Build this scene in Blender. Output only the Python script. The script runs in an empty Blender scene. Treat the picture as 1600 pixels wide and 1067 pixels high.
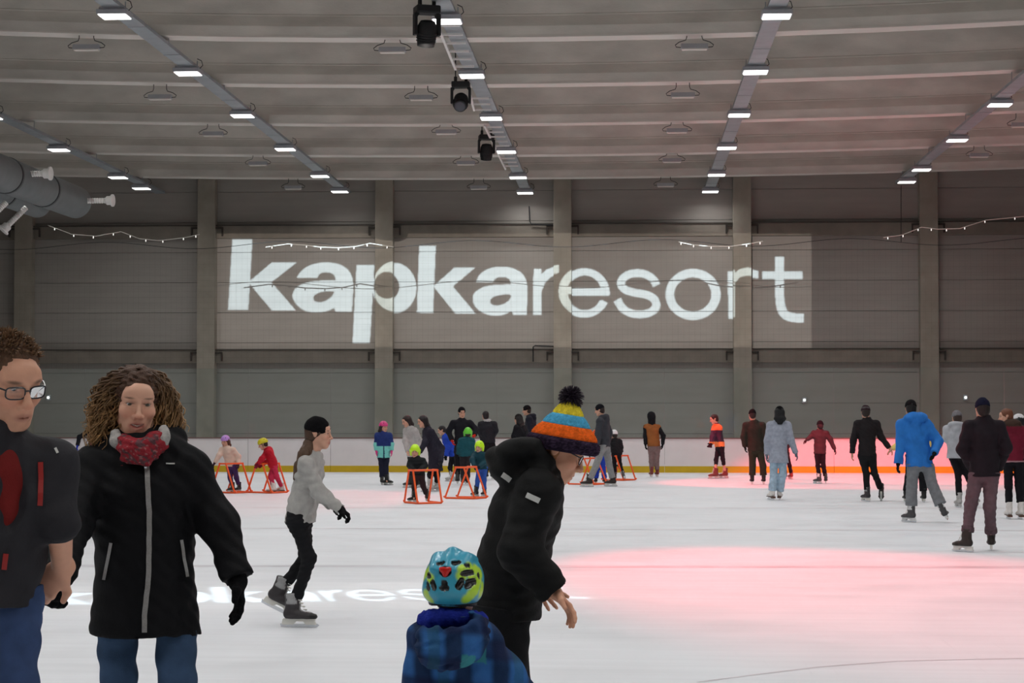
import bpy, bmesh, math, random
import numpy as np
from mathutils import Vector, Matrix, Euler

# ---------------------------------------------------------------- camera, world, exposure
SC = bpy.context.scene
COL = SC.collection
FPX, CX, CY = 3140.0, 800.0, 533.5            # focal length in pixels of the 1600x1067 frame
CAMZ = 1.65
PITCH = math.atan(114.5 / FPX)
YAW = math.atan(178.0 * math.cos(PITCH) / FPX)
cam_d = bpy.data.cameras.new('camera')
cam_d.sensor_width = 36.0
cam_d.lens = 36.0 * FPX / 1600.0
cam_d.clip_end = 300
cam = bpy.data.objects.new('camera', cam_d)
COL.objects.link(cam)
cam.location = (0, 0, CAMZ)
cam.rotation_euler = Euler((math.pi / 2 + PITCH, 0, YAW), 'XYZ')
SC.camera = cam
w = bpy.data.worlds.new('world'); SC.world = w
w.use_nodes = True
w.node_tree.nodes['Background'].inputs[0].default_value = (0.6, 0.65, 0.7, 1)
w.node_tree.nodes['Background'].inputs[1].default_value = 0.05
SC.view_settings.view_transform = 'Standard'
SC.view_settings.look = 'None'
SC.view_settings.gamma = 1.0
SC.view_settings.use_curve_mapping = False
SC.view_settings.exposure = 0.0
SC.cycles.max_bounces = 6
SC.cycles.diffuse_bounces = 4
SC.cycles.glossy_bounces = 2
SC.cycles.transparent_max_bounces = 8
LAMP_W = 80.0          # power of one ceiling panel
TEXT_W = 255000.0        # logo projector on the wall
random.seed(7)
RNG = np.random.default_rng(11)

_R = np.array(Euler((math.pi / 2 + PITCH, 0, YAW), 'XYZ').to_matrix())
def ray(px, py):
    return _R @ np.array([(px - CX) / FPX, (CY - py) / FPX, -1.0])
def W(px, py, Y):
    "world point seen at a pixel, at distance Y down the hall"
    d = ray(px, py); t = Y / d[1]
    return np.array([d[0] * t, Y, CAMZ + d[2] * t])
def Wz(px, py, z):
    "world point seen at a pixel, at height z"
    d = ray(px, py); t = (z - CAMZ) / d[2]
    return np.array([d[0] * t, d[1] * t, z])

# ---------------------------------------------------------------- helpers
def tag(o, label=None, cat=None, group=None, kind=None):
    if label: o['label'] = label
    if cat: o['category'] = cat
    if group: o['group'] = group
    if kind: o['kind'] = kind
    return o
def link(name, data, parent=None, loc=None):
    o = bpy.data.objects.new(name, data); COL.objects.link(o)
    if parent is not None: o.parent = parent
    if loc is not None: o.location = loc
    return o
def empty(name, loc, rz=0.0):
    o = link(name, None, None, loc); o.empty_display_size = 0.2
    o.rotation_euler = (0, 0, rz)
    return o
def copy_tree(o, parent=None):
    c = o.copy(); COL.objects.link(c)
    if parent is not None: c.parent = parent
    for ch in o.children: copy_tree(ch, c)
    return c
def np_mesh(name, V, Q, mat=None, cols=None, smooth=True):
    "mesh from numpy arrays, faces all quads or all triangles"
    V = np.asarray(V, np.float32); Q = np.asarray(Q, np.int32)
    me = bpy.data.meshes.new(name)
    n, k = Q.shape
    me.vertices.add(len(V)); me.vertices.foreach_set('co', V.ravel())
    me.loops.add(n * k); me.loops.foreach_set('vertex_index', Q.ravel())
    me.polygons.add(n); me.polygons.foreach_set('loop_start', np.arange(0, n * k, k, dtype=np.int32))
    me.polygons.foreach_set('use_smooth', np.full(n, smooth))
    me.update(calc_edges=True); me.validate()
    if cols is not None:
        c = np.ones((len(V), 4), np.float32); c[:, :3] = cols
        a = me.color_attributes.new('Col', 'FLOAT_COLOR', 'POINT')
        a.data.foreach_set('color', c.ravel())
    if mat: me.materials.append(mat)
    return me
class MB:
    "collects boxes, tubes and prisms into one mesh"
    def __init__(s): s.V = []; s.F = []; s.C = []
    def add(s, V, F, col=None):
        b = len(s.V); s.V += [tuple(v) for v in V]; s.F += [tuple(i + b for i in f) for f in F]
        s.C += [col or (1, 1, 1)] * len(V)
    def box(s, lo, hi, col=None):
        x0, y0, z0 = lo; x1, y1, z1 = hi
        s.add([(x0,y0,z0),(x1,y0,z0),(x1,y1,z0),(x0,y1,z0),(x0,y0,z1),(x1,y0,z1),(x1,y1,z1),(x0,y1,z1)],
              [(0,3,2,1),(4,5,6,7),(0,1,5,4),(1,2,6,5),(2,3,7,6),(3,0,4,7)], col)
    def tube(s, pts, r, n=8, col=None, closed=False, cap=True):
        pts = [Vector(p) for p in pts]; m = len(pts)
        rr = r if hasattr(r, '__len__') else [r] * m
        V = []; F = []; prev = None
        for i, p in enumerate(pts):
            if closed: t = pts[(i + 1) % m] - pts[i - 1]
            else: t = pts[min(i + 1, m - 1)] - pts[max(i - 1, 0)]
            if t.length < 1e-9: t = Vector((0, 0, 1))
            t.normalize()
            if prev is None:
                a = Vector((0, 0, 1)) if abs(t.z) < 0.9 else Vector((1, 0, 0))
                prev = t.cross(a).normalized()
            prev = (prev - t * prev.dot(t))
            prev = prev.normalized() if prev.length > 1e-6 else t.orthogonal().normalized()
            b = t.cross(prev)
            for k in range(n):
                a = 2 * math.pi * k / n
                V.append(p + (prev * math.cos(a) + b * math.sin(a)) * rr[i])
        for i in range(m if closed else m - 1):
            j = (i + 1) % m
            for k in range(n):
                F.append((i*n+k, i*n+(k+1)%n, j*n+(k+1)%n, j*n+k))
        if cap and not closed:
            F.append(tuple(reversed(range(n)))); F.append(tuple(range((m-1)*n, m*n)))
        s.add(V, F, col)
    def prism(s, poly, axis, a, b, col=None):
        "2D polygon extruded along an axis; polygon in the two other axes (in xyz order)"
        n = len(poly); V = []
        for t in (a, b):
            for p, q in poly:
                V.append({'x': (t, p, q), 'y': (p, t, q), 'z': (p, q, t)}[axis])
        F = [tuple(range(n)), tuple(reversed(range(n, 2 * n)))]
        for i in range(n):
            j = (i + 1) % n
            F.append((j, i, n + i, n + j))
        s.add(V, F, col)
    def mesh(s, name, mat, smooth=False, col=False):
        me = bpy.data.meshes.new(name); me.from_pydata(s.V, [], s.F)
        bm = bmesh.new(); bm.from_mesh(me); bmesh.ops.recalc_face_normals(bm, faces=bm.faces); bm.to_mesh(me); bm.free()
        if smooth:
            me.polygons.foreach_set('use_smooth', [True] * len(me.polygons))
            me.set_sharp_from_angle(angle=math.radians(40))
        if col:
            a = me.color_attributes.new('Col', 'FLOAT_COLOR', 'POINT')
            for i, c in enumerate(s.C): a.data[i].color = (*c, 1)
        me.materials.append(mat); me.update()
        return me
    def build(s, name, mat, parent=None, loc=None, smooth=False, bevel=0, col=False):
        o = link(name, s.mesh(name, mat, smooth, col), parent, loc)
        if bevel:
            m = o.modifiers.new('bevel', 'BEVEL'); m.width = bevel; m.segments = 2; m.limit_method = 'ANGLE'
        return o

# ---------------------------------------------------------------- materials
MATS = {}
def srgb(r, g, b):
    f = lambda c: (c / 255 / 12.92) if c / 255 <= 0.04045 else ((c / 255 + 0.055) / 1.055) ** 2.4
    return (f(r), f(g), f(b))
def mat(name, col=None, rough=0.6, metal=0.0, noise=0.0, nscale=8.0, bump=0.0, bscale=60.0, attr=False,
        emit=None, estr=0.0, spec=0.5, stretch=None, coat=0.0):
    if name in MATS: return MATS[name]
    m = bpy.data.materials.new(name); m.use_nodes = True
    nt = m.node_tree; N = nt.nodes; L = nt.links
    b = N['Principled BSDF']
    b.inputs['Roughness'].default_value = rough; b.inputs['Metallic'].default_value = metal
    b.inputs['Specular IOR Level'].default_value = spec
    if coat: b.inputs['Coat Weight'].default_value = coat
    tc = N.new('ShaderNodeTexCoord')
    src = tc.outputs['Object']
    if stretch:
        mp = N.new('ShaderNodeMapping'); mp.inputs['Scale'].default_value = stretch
        L.new(src, mp.inputs[0]); src = mp.outputs[0]
    if attr:
        at = N.new('ShaderNodeAttribute'); at.attribute_name = 'Col'; base = at.outputs['Color']
    else:
        rgb = N.new('ShaderNodeRGB'); rgb.outputs[0].default_value = (*(col or (0.5,)*3), 1); base = rgb.outputs[0]
    if noise:
        nz = N.new('ShaderNodeTexNoise'); nz.inputs['Scale'].default_value = nscale; nz.inputs['Detail'].default_value = 5
        L.new(src, nz.inputs['Vector'])
        mr = N.new('ShaderNodeMapRange'); mr.inputs['From Min'].default_value = 0.3; mr.inputs['From Max'].default_value = 0.7
        mr.inputs['To Min'].default_value = 1 - noise; mr.inputs['To Max'].default_value = 1 + noise
        L.new(nz.outputs['Fac'], mr.inputs['Value'])
        vm = N.new('ShaderNodeVectorMath'); vm.operation = 'SCALE'
        L.new(base, vm.inputs[0]); L.new(mr.outputs[0], vm.inputs['Scale']); base = vm.outputs[0]
    L.new(base, b.inputs['Base Color'])
    if bump:
        n2 = N.new('ShaderNodeTexNoise'); n2.inputs['Scale'].default_value = bscale; n2.inputs['Detail'].default_value = 4
        L.new(src, n2.inputs['Vector'])
        bp = N.new('ShaderNodeBump'); bp.inputs['Strength'].default_value = bump; bp.inputs['Distance'].default_value = 0.01
        L.new(n2.outputs['Fac'], bp.inputs['Height']); L.new(bp.outputs[0], b.inputs['Normal'])
    if emit:
        b.inputs['Emission Color'].default_value = (*emit, 1); b.inputs['Emission Strength'].default_value = estr
    MATS[name] = m
    return m

M_CONC = mat('concrete', srgb(200, 196, 188), 0.85, noise=0.16, nscale=1.3, bump=0.25, bscale=30, stretch=(0.6, 1, 1.6))
M_WALL = mat('wall_panel', srgb(152, 146, 140), 0.7, noise=0.06, nscale=0.7, bump=0.08, bscale=50, stretch=(1, 1, 6))
M_COLU = mat('column_concrete', srgb(148, 140, 128), 0.85, noise=0.12, nscale=2.0, bump=0.2, bscale=40)
M_BEAM = mat('wall_beam', srgb(124, 116, 106), 0.85, noise=0.12, nscale=2.0, bump=0.2, bscale=40)
M_GALV = mat('galvanised', srgb(150, 156, 160), 0.5, metal=0.25, noise=0.10, nscale=3)
M_DUCT = mat('duct_metal', srgb(112, 116, 118), 0.5, metal=0.35, noise=0.08, nscale=3)
M_LHOUS = mat('lamp_housing', srgb(168, 170, 175), 0.5, metal=0.2, noise=0.05)
M_LEDGE = mat('pale_strip', srgb(206, 201, 193), 0.7, noise=0.05, nscale=1)
M_BLACK = mat('black_plastic', srgb(14, 14, 16), 0.65, noise=0.1)
M_CABLE = mat('cable', srgb(30, 30, 32), 0.7, noise=0.05)
M_WPLAS = mat('white_plastic', srgb(225, 222, 218), 0.5, noise=0.04)
M_BOARD = mat('board_white', srgb(232, 226, 226), 0.5, noise=0.03, nscale=2.5, bump=0.03, bscale=20)
M_KICK = mat('kick_yellow', srgb(205, 172, 20), 0.5, noise=0.06, nscale=3)
M_CAP = mat('board_cap', srgb(120, 92, 88), 0.5, noise=0.06)
M_STEEL = mat('blade_steel', srgb(215, 218, 222), 0.25, metal=0.8, noise=0.05)
M_ORANGE = mat('orange_tube', srgb(245, 92, 30), 0.4, noise=0.05)
M_BULB = mat('tiny_bulb', (1, 1, 1), 0.4, emit=(1.0, 0.96, 0.88), estr=0.9)
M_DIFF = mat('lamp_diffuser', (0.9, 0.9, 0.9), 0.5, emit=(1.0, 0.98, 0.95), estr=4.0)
M_FLOORW = mat('rubber_floor', srgb(60, 60, 62), 0.9, noise=0.1)
# ---------------------------------------------------------------- the ice
def make_ice():
    m = bpy.data.materials.new('ice'); m.use_nodes = True; MATS['ice'] = m
    nt = m.node_tree; N = nt.nodes; L = nt.links; b = N['Principled BSDF']
    tc = N.new('ShaderNodeTexCoord')
    def noise(scale, sc=(1, 1, 1), rot=0.0, det=5):
        mp = N.new('ShaderNodeMapping'); mp.inputs['Scale'].default_value = sc; mp.inputs['Rotation'].default_value = (0, 0, rot)
        L.new(tc.outputs['Object'], mp.inputs[0])
        n = N.new('ShaderNodeTexNoise'); n.inputs['Scale'].default_value = scale; n.inputs['Detail'].default_value = det
        L.new(mp.outputs[0], n.inputs['Vector']); return n.outputs['Fac']
    def rng(v, a, c, d, e):
        r = N.new('ShaderNodeMapRange'); r.inputs['From Min'].default_value = a; r.inputs['From Max'].default_value = c
        r.inputs['To Min'].default_value = d; r.inputs['To Max'].default_value = e
        L.new(v, r.inputs['Value']); return r.outputs[0]
    def mul(a, c):
        n = N.new('ShaderNodeMath'); n.operation = 'MULTIPLY'; L.new(a, n.inputs[0]); L.new(c, n.inputs[1]); return n.outputs[0]
    f = mul(rng(noise(0.35), 0.3, 0.7, 0.95, 1.03), rng(noise(2.0, (0.25, 3.0, 1), 0.35), 0.35, 0.7, 0.955, 1.02))
    f = mul(f, rng(noise(5.0, (0.12, 4.0, 1), -0.2, 6), 0.62, 0.74, 1.0, 0.955))       # skate scratches
    f = mul(f, rng(noise(6.0, (4.0, 0.15, 1), 0.25, 6), 0.64, 0.76, 1.0, 0.965))
    sc = N.new('ShaderNodeVectorMath'); sc.operation = 'SCALE'
    sc.inputs[0].default_value = (*srgb(230, 232, 236),)
    L.new(f, sc.inputs['Scale']); L.new(sc.outputs[0], b.inputs['Base Color'])
    L.new(rng(noise(1.1), 0.3, 0.7, 0.38, 0.6), b.inputs['Roughness'])
    b.inputs['Specular IOR Level'].default_value = 0.28
    bp = N.new('ShaderNodeBump'); bp.inputs['Strength'].default_value = 0.12; bp.inputs['Distance'].default_value = 0.004
    L.new(noise(14.0, (0.3, 3.0, 1), 0.3), bp.inputs['Height']); L.new(bp.outputs[0], b.inputs['Normal'])
    return m
M_ICE = make_ice()
YB = 57.6          # front face of the far boards
YW = 67.2          # far wall
XL, XR, Y0 = -23.5, 20.5, -6.0
ZC = 10.75
mb = MB(); mb.box((XL, Y0, -0.3), (XR, YW + 0.5, 0.0))
tag(mb.build('floor', M_ICE), 'white scratched ice surface of the skating rink', None, None, 'structure')
# markings frozen into the ice: flat painted lines a hair above the surface
def ice_line(name, pts, wd, col, label):
    m = MB()
    for (a, b) in zip(pts[:-1], pts[1:]):
        a = np.array(a, float); b = np.array(b, float); t = (b - a) / np.linalg.norm(b - a); nn = np.array([-t[1], t[0]]) * wd / 2
        q = [a - nn, b - nn, b + nn, a + nn]
        m.add([(p[0], p[1], 0.0015) for p in q], [(0, 1, 2, 3)])
    tag(m.build(name, mat('ice_line_' + name, col, 0.5, noise=0.2, nscale=1.5)), label, 'line', None, 'structure')
g1, g2 = Wz(60, 884, 0), Wz(1640, 886, 0)
ice_line('trim_1', [g1[:2], g2[:2]], 0.28, srgb(208, 207, 212), 'faint grey line frozen across the ice')
g1, g2 = Wz(300, 793, 0), Wz(1640, 794, 0)
ice_line('trim_2', [g1[:2], g2[:2]], 0.3, srgb(220, 217, 221), 'thin pale line frozen across the far ice')
g1, g2 = Wz(330, 825, 0), Wz(1640, 829, 0)
ice_line('trim_3', [g1[:2], g2[:2]], 0.2, srgb(221, 218, 222), 'thin pale pinkish line across the middle ice')
arc = [Wz(x, y, 0)[:2] for x, y in ((1090, 1066), (1180, 1054), (1280, 1042), (1400, 1033), (1520, 1030), (1640, 1028))]
ice_line('trim_4', arc, 0.03, srgb(206, 200, 205), 'faint curved line in the near ice')

# ---------------------------------------------------------------- shell
def wall(name, lo, hi, label, m=M_WALL):
    mb = MB(); mb.box(lo, hi); return tag(mb.build(name, m), label, None, None, 'structure')
wall('wall_left', (XL - 0.3, Y0, 0), (XL, YW + 0.3, ZC), 'left concrete hall wall')
wall('wall_right', (XR, Y0, 0), (XR + 0.3, YW + 0.3, ZC), 'right concrete hall wall')
wall('wall_front', (XL, Y0 - 0.3, 0), (XR, Y0, ZC), 'hall wall behind the photographer')
mb = MB(); mb.box((XL, Y0, ZC), (XR, YW + 0.3, ZC + 0.3))
tag(mb.build('ceiling', M_CONC), 'concrete roof slab above the girders', None, None, 'structure')

# far wall: a backing plus single horizontal cladding panels in every bay
back = wall('wall_back', (XL, YW + 0.12, 0), (XR, YW + 0.4, ZC), 'far hall wall clad in horizontal grey panels', mat('wall_gap', srgb(84, 80, 76), 0.9, noise=0.05))
colpx = [36, 322, 600, 879, 1160, 1452]
colX = [W(p, 480, YW - 0.35)[0] for p in colpx] 
colX = [colX[0] - 5.9] + colX + [colX[-1] + 6.1]
CW = 0.30
zb1, zb0 = W(800, 351, YW)[2], W(800, 371, YW)[2]       # upper tie beam
zl1, zl0 = W(800, 546, YW)[2], W(800, 567, YW)[2]       # lower tie beam
edges_x = [XL] + colX + [XR]
PH = 1.02
pm = {}
for bi in range(len(edges_x) - 1):
    a, b = edges_x[bi] + 0.02, edges_x[bi + 1] - 0.02
    z = 0.0
    while z < ZC - 0.1:
        h = min(PH, ZC - z)
        key = (round(b - a, 3), round(h, 3))
        if key not in pm:
            m = MB(); m.box((0.0, 0.0, 0.006), (b - a, 0.11, h - 0.006)); pm[key] = m.mesh('wall_panel', M_WALL)
        o = link('wall_panel', pm[key], back, (a, YW + random.uniform(-0.004, 0.004), z))
        z += PH
# columns, and tie beams between them
for i, x in enumerate(colX):
    if x - CW < XL or x + CW > XR: continue
    m = MB(); m.box((x - CW, YW - 0.42, 0), (x + CW, YW, ZC))
    c = m.build('column', M_COLU, bevel=0.015)
    tag(c, ['', 'concrete wall column at the dark left end of the far wall', 'concrete wall column left of the projected letter k',
            'concrete wall column crossed by the projected letter p', 'concrete wall column crossed by the projected letters r and e',
            'concrete wall column just left of the projected letter t', 'concrete wall column at the right end of the far wall', ''][i]
        or 'concrete wall column beyond the frame', None, 'columns of the far wall', 'structure')
def bracket(x, zc, sgn):
    m = MB(); d = sgn * 0.22
    m.box((min(x, x + d), YW - 0.30, zc + 0.20), (max(x, x + d), YW - 0.22, zc + 0.25))
    m.box((min(x + d - 0.025, x + d + 0.025), YW - 0.30, zc - 0.05), (max(x + d - 0.025, x + d + 0.025), YW - 0.22, zc + 0.25))
    return m
for bi in range(len(edges_x) - 1):
    a = edges_x[bi] + (CW if bi > 0 else 0); b = edges_x[bi + 1] - (CW if bi < len(edges_x) - 2 else 0)
    if b - a < 0.3: continue
    for k, (z0, z1, nm) in enumerate(((zb0, zb1, 'upper'), (zl0, zl1, 'lower'))):
        m = MB(); m.box((a, YW - 0.22, z0), (b, YW, z1))
        o = m.build('tie_beam', M_BEAM, bevel=0.01)
        tag(o, '%s horizontal concrete beam in wall bay %s' % (nm, ['left of the first column', 'at the dark left end', 'under the ducts', 'behind letters k and a',
             'behind letters p k a', 'behind letters e s o', 'behind letter t', 'at the right end', 'beyond the right end'][min(bi, 8)]), None, 'beams of the far wall', 'structure')
        for x, sg in ((a, 1), (b, -1)):
            bracket(x, z0 + 0.12, sg).build('bracket', mat('bracket_dark', srgb(55, 48, 42), 0.7, noise=0.1), o)
        m = MB(); m.box((a, YW - 0.26, z1 - 0.015), (b, YW, z1 + 0.02)); m.build('ledge', mat('ledge_dark', srgb(70, 64, 58), 0.8, noise=0.1), o)
# conduit bends on the wall
def conduit(pts, label, r=0.022):
    m = MB(); m.tube(pts, r, 8)
    tag(m.build('conduit', M_CABLE, smooth=True), label, 'pipe', 'conduits on the far wall')
yc = YW - 0.31
pw = lambda px, py: tuple(W(px, py, yc))
conduit([pw(827, 322), pw(828, 346), pw(830, 350), pw(868, 352)], 'black bent conduit above the upper beam near the middle column')
conduit([pw(833, 565), pw(833, 542), pw(836, 540), pw(868, 541)], 'dark bent conduit above the lower beam near the middle column')
conduit([pw(1408, 290), pw(1408, 378)], 'thin dark vertical conduit beside the right column', 0.012)

# roof girders, I-shaped with a bevelled bottom flange
def gy(px, py): return Wz(px, py, 9.15)[1]
GY = [gy(820, 62), gy(820, 134), gy(820, 195), gy(820, 243.5), gy(820, 279)]
stp = (GY[-1] - GY[0]) / 4
GY = [GY[0] - stp * k for k in range(6, 0, -1)] + GY
prof = [(-0.24, 0.0), (0.24, 0.0), (0.24, 0.20), (0.11, 0.42), (0.11, 1.55), (-0.11, 1.55), (-0.11, 0.47), (-0.13, 0.45), (-0.13, 0.42), (-0.24, 0.20)]
NS = 24
GZ = 9.18
def bow(x, Yg):
    "the long girders hang a little lower in the middle of their span"
    t = (x + 0.0567 * Yg) / (0.2548 * Yg); return 0.23 * min(1.6, t * t)
def girder_mesh(Yg):
    V = []; F = []; n = len(prof)
    for i in range(NS + 1):
        x = XL + (XR - XL) * i / NS
        for (y, z) in prof:
            V.append((x, y, GZ + z + (bow(x, Yg) if z < 1.0 else 0)))
    for i in range(NS):
        for k in range(n):
            F.append((i*n+k, i*n+(k+1) % n, (i+1)*n+(k+1) % n, (i+1)*n+k))
    m = MB(); m.add(V, F); return m.mesh('girder', M_CONC)
words = ['first', 'second', 'third', 'fourth', 'fifth']
for i, y in enumerate(GY):
    o = link('girder', girder_mesh(max(y, 30.0)), None, (0, y, 0))
    k = i - 6
    tag(o, '%s concrete roof girder in view counted from the camera' % words[k] if k >= 0 else 'concrete roof girder above the camera side of the rink',
        'girder', 'roof girders', 'structure')
    m = MB()
    for x0 in np.arange(XL, XR, 2.2):                         # pale strip paints in the ice glow on the flange underside
        x1 = min(x0 + 2.2, XR); z0, z1 = GZ + bow(x0, max(y, 30.0)), GZ + bow(x1, max(y, 30.0))
        m.add([(x0, -0.25, z0 - 0.03), (x1, -0.25, z1 - 0.03), (x1, 0.25, z1 - 0.03), (x0, 0.25, z0 - 0.03),
               (x0, -0.25, z0), (x1, -0.25, z1), (x1, 0.25, z1), (x0, 0.25, z0)],
              [(0,3,2,1),(4,5,6,7),(0,1,5,4),(1,2,6,5),(2,3,7,6),(3,0,4,7)])
    m.build('lit_flange_strip', M_LEDGE, o)

# ---------------------------------------------------------------- far boards with glass
rb = empty('rink_boards', (0, YB, 0))
tag(rb, 'white rink boards with yellow kick strip and tall clear glass on top', 'barrier')
zbt = W(800, 683.5, YB)[2]
kz = W(800, 728, YB)[2]
BW = 2.4
m_glass = bpy.data.materials.new('rink_glass'); m_glass.use_nodes = True
nt = m_glass.node_tree; N = nt.nodes; L = nt.links; N.clear()
out = N.new('ShaderNodeOutputMaterial'); tr = N.new('ShaderNodeBsdfTransparent'); tr.inputs[0].default_value = (0.93, 0.97, 0.96, 1)
gl = N.new('ShaderNodeBsdfGlossy'); gl.inputs['Roughness'].default_value = 0.06
df = N.new('ShaderNodeBsdfDiffuse'); df.inputs[0].default_value = (0.62, 0.66, 0.66, 1)
fr = N.new('ShaderNodeFresnel'); fr.inputs[0].default_value = 1.5
mx = N.new('ShaderNodeMixShader'); mx2 = N.new('ShaderNodeMixShader')
nz = N.new('ShaderNodeTexNoise'); nz.inputs['Scale'].default_value = 1.2
mr = N.new('ShaderNodeMapRange'); mr.inputs['To Min'].default_value = 0.015; mr.inputs['To Max'].default_value = 0.05
L.new(nz.outputs['Fac'], mr.inputs['Value']); L.new(mr.outputs[0], mx.inputs[0])
L.new(tr.outputs[0], mx.inputs[1]); L.new(df.outputs[0], mx.inputs[2])
L.new(fr.outputs[0], mx2.inputs[0]); L.new(mx.outputs[0], mx2.inputs[1]); L.new(gl.outputs[0], mx2.inputs[2]); L.new(mx2.outputs[0], out.inputs[0])
m1 = MB(); m1.box((0.004, 0, kz), (BW - 0.004, 0.10, zbt - 0.035)); me1 = m1.mesh('board_panel', M_BOARD)
m2 = MB(); m2.box((0.004, -0.012, 0.0), (BW - 0.004, 0.10, kz)); me2 = m2.mesh('kick_strip', M_KICK)
m3 = MB(); m3.box((0, -0.02, zbt - 0.035), (BW, 0.14, zbt)); me3 = m3.mesh('cap_rail', M_CAP)
gz = W(800, 575, YB)[2]
m4 = MB(); m4.box((0.012, 0.05, zbt), (BW - 0.012, 0.062, gz)); me4 = m4.mesh('glass_pane', m_glass)
m5 = MB(); m5.box((-0.005, 0.048, zbt), (0.005, 0.064, gz)); me5 = m5.mesh('glass_joint', mat('glass_joint', srgb(128, 128, 124), 0.5, noise=0.05))
x = XL + 0.6
while x + BW < XR:
    for nm, me in (('board_panel', me1), ('kick_strip', me2), ('cap_rail', me3), ('glass_pane', me4), ('glass_joint', me5)):
        link(nm, me, rb, (x, 0, 0))
    x += BW
# protective net above the glass, strung from a rope
net = MB(); yn = YB + 0.20
nz1 = W(800, 380, YB)[2]
def rope_z(x): return nz1 + 0.10 * math.cos((x - 1.0) * 2 * math.pi / 5.4)
xs = np.arange(XL + 1, XR - 1, 0.16)
tk = 0.0008
for xx in xs:
    net.add([(xx - tk, yn, gz), (xx + tk, yn, gz), (xx + tk, yn, rope_z(xx)), (xx - tk, yn, rope_z(xx))], [(0, 1, 2, 3)])
zz = gz
while zz < nz1 - 0.1:
    net.add([(xs[0], yn, zz - tk), (xs[-1], yn, zz - tk), (xs[-1], yn, zz + tk), (xs[0], yn, zz + tk)], [(0, 1, 2, 3)])
    zz += 0.16
root = empty('safety_net', (0, 0, 0))
tag(root, 'fine dark safety net hanging above the far rink glass', 'net')
o = net.build('mesh', mat('net_cord', srgb(70, 66, 62), 0.8, noise=0.1), root); o['kind'] = 'stuff'
m = MB(); m.tube([(xx, yn, rope_z(xx)) for xx in np.arange(XL + 1, XR - 1, 0.25)], 0.008, 5); m.build('rope', M_CABLE, root)

# fairy light strings along the net
def fairy(pxs, label, nb):
    pts = [W(px, py, YB + 0.19) for px, py in pxs]
    r = empty('string_lights', (0, 0, 0)); tag(r, label, 'string lights', 'fairy lights on the net')
    fine = []
    for i in range(len(pts) - 1):
        for t in np.linspace(0, 1, 6, endpoint=False): fine.append(pts[i] * (1 - t) + pts[i + 1] * t)
    fine.append(pts[-1])
    m = MB(); m.tube(fine, 0.014, 5); m.build('wire', mat('pale_wire', srgb(176, 172, 164), 0.6, noise=0.05), r)
    P = np.array(fine); bm0 = MB(); bm0.tube([(0, 0, 0.03), (0, 0, 0.015), (0, 0, -0.015), (0, 0, -0.04)], [0.006, 0.014, 0.015, 0.004], 6)
    me = bm0.mesh('bulb', M_BULB, True)
    for q in np.linspace(0.04, 0.96, nb):
        f = q * (len(P) - 1); i = int(f); p = P[i] + (P[min(i + 1, len(P) - 1)] - P[i]) * (f - i)
        link('bulb', me, r, (p[0], p[1], p[2] - 0.035))
fairy([(75, 352), (112, 366), (150, 369), (189, 362), (218, 373), (250, 376), (290, 371), (312, 366)], 'string of tiny lights sagging below the ducts on the left', 9)
fairy([(415, 386), (450, 381), (476, 383), (500, 386), (530, 387), (556, 385), (578, 380), (615, 386)], 'string of tiny lights sagging above the projected letters a and p', 8)
fairy([(1060, 378), (1080, 382), (1110, 385), (1140, 385), (1170, 381), (1192, 377)], 'bright string of tiny lights sagging above the projected letters o and r', 6)
fairy([(1380, 371), (1410, 367), (1440, 355), (1465, 358), (1500, 357), (1540, 344), (1600, 338)], 'string of tiny lights across the right column', 8)

# ---------------------------------------------------------------- ceiling lamps on cable trays
rows = {
 'A': [(181, 28), (294, 117), (380, 183), (445, 235), (497, 277), (532, 301)],
 'C': [(700, 36), (740, 121), (767, 187), (789, 239), (808, 279), (822, 303)],
 'B': [(1217, 28), (1181, 115), (1154, 182), (1135, 233), (1119, 275), (1109, 301)],
 'D': [(1638, 99), (1562, 166), (1496, 221), (1440, 267), (1420, 286)],
 'E': [(94, 236), (182, 279), (222, 296)],
}
ZL = 8.95
lamp_proto = None
def make_lamp():
    r = empty('ceiling_lamp', (0, 0, 0))
    m = MB(); m.box((-0.28, -0.26, 0.03), (0.28, 0.26, 0.12)); 
    for k in range(7):
        m.box((-0.24, -0.22 + k * 0.07, 0.12), (0.24, -0.20 + k * 0.07, 0.17))
    m.build('housing', M_LHOUS, r, bevel=0.012)
    m = MB(); m.box((-0.25, -0.23, 0.012), (0.25, 0.23, 0.03)); m.build('diffuser', M_DIFF, r)
    for sx in (-0.2, 0.2):
        m = MB(); m.tube([(sx, 0, 0.12), (sx, 0, 0.30)], 0.012, 6); m.build('bracket', M_GALV, r)
    m = MB(); m.tube([(0.22, 0.1, 0.14), (0.3, 0.1, 0.22), (0.27, 0.1, 0.32), (0.18, 0.08, 0.36)], 0.009, 5); m.build('cable', M_CABLE, r, smooth=True)
    ld = bpy.data.lights.new('lamp_light', 'AREA'); ld.shape = 'RECTANGLE'; ld.size = 0.5; ld.size_y = 0.46
    ld.energy = LAMP_W; ld.color = (0.985, 0.99, 0.985); ld.spread = math.radians(152)
    lo = link('lamp_light', ld, r, (0, 0, 0.008))
    return r
side = {'A': 'second tray from the left', 'C': 'tray beside the stage lights', 'B': 'tray right of centre', 'D': 'rightmost tray', 'E': 'leftmost tray by the ducts'}
ordw = ['nearest', 'second', 'third', 'fourth', 'fifth', 'farthest']
trayX = {}
first = True
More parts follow.
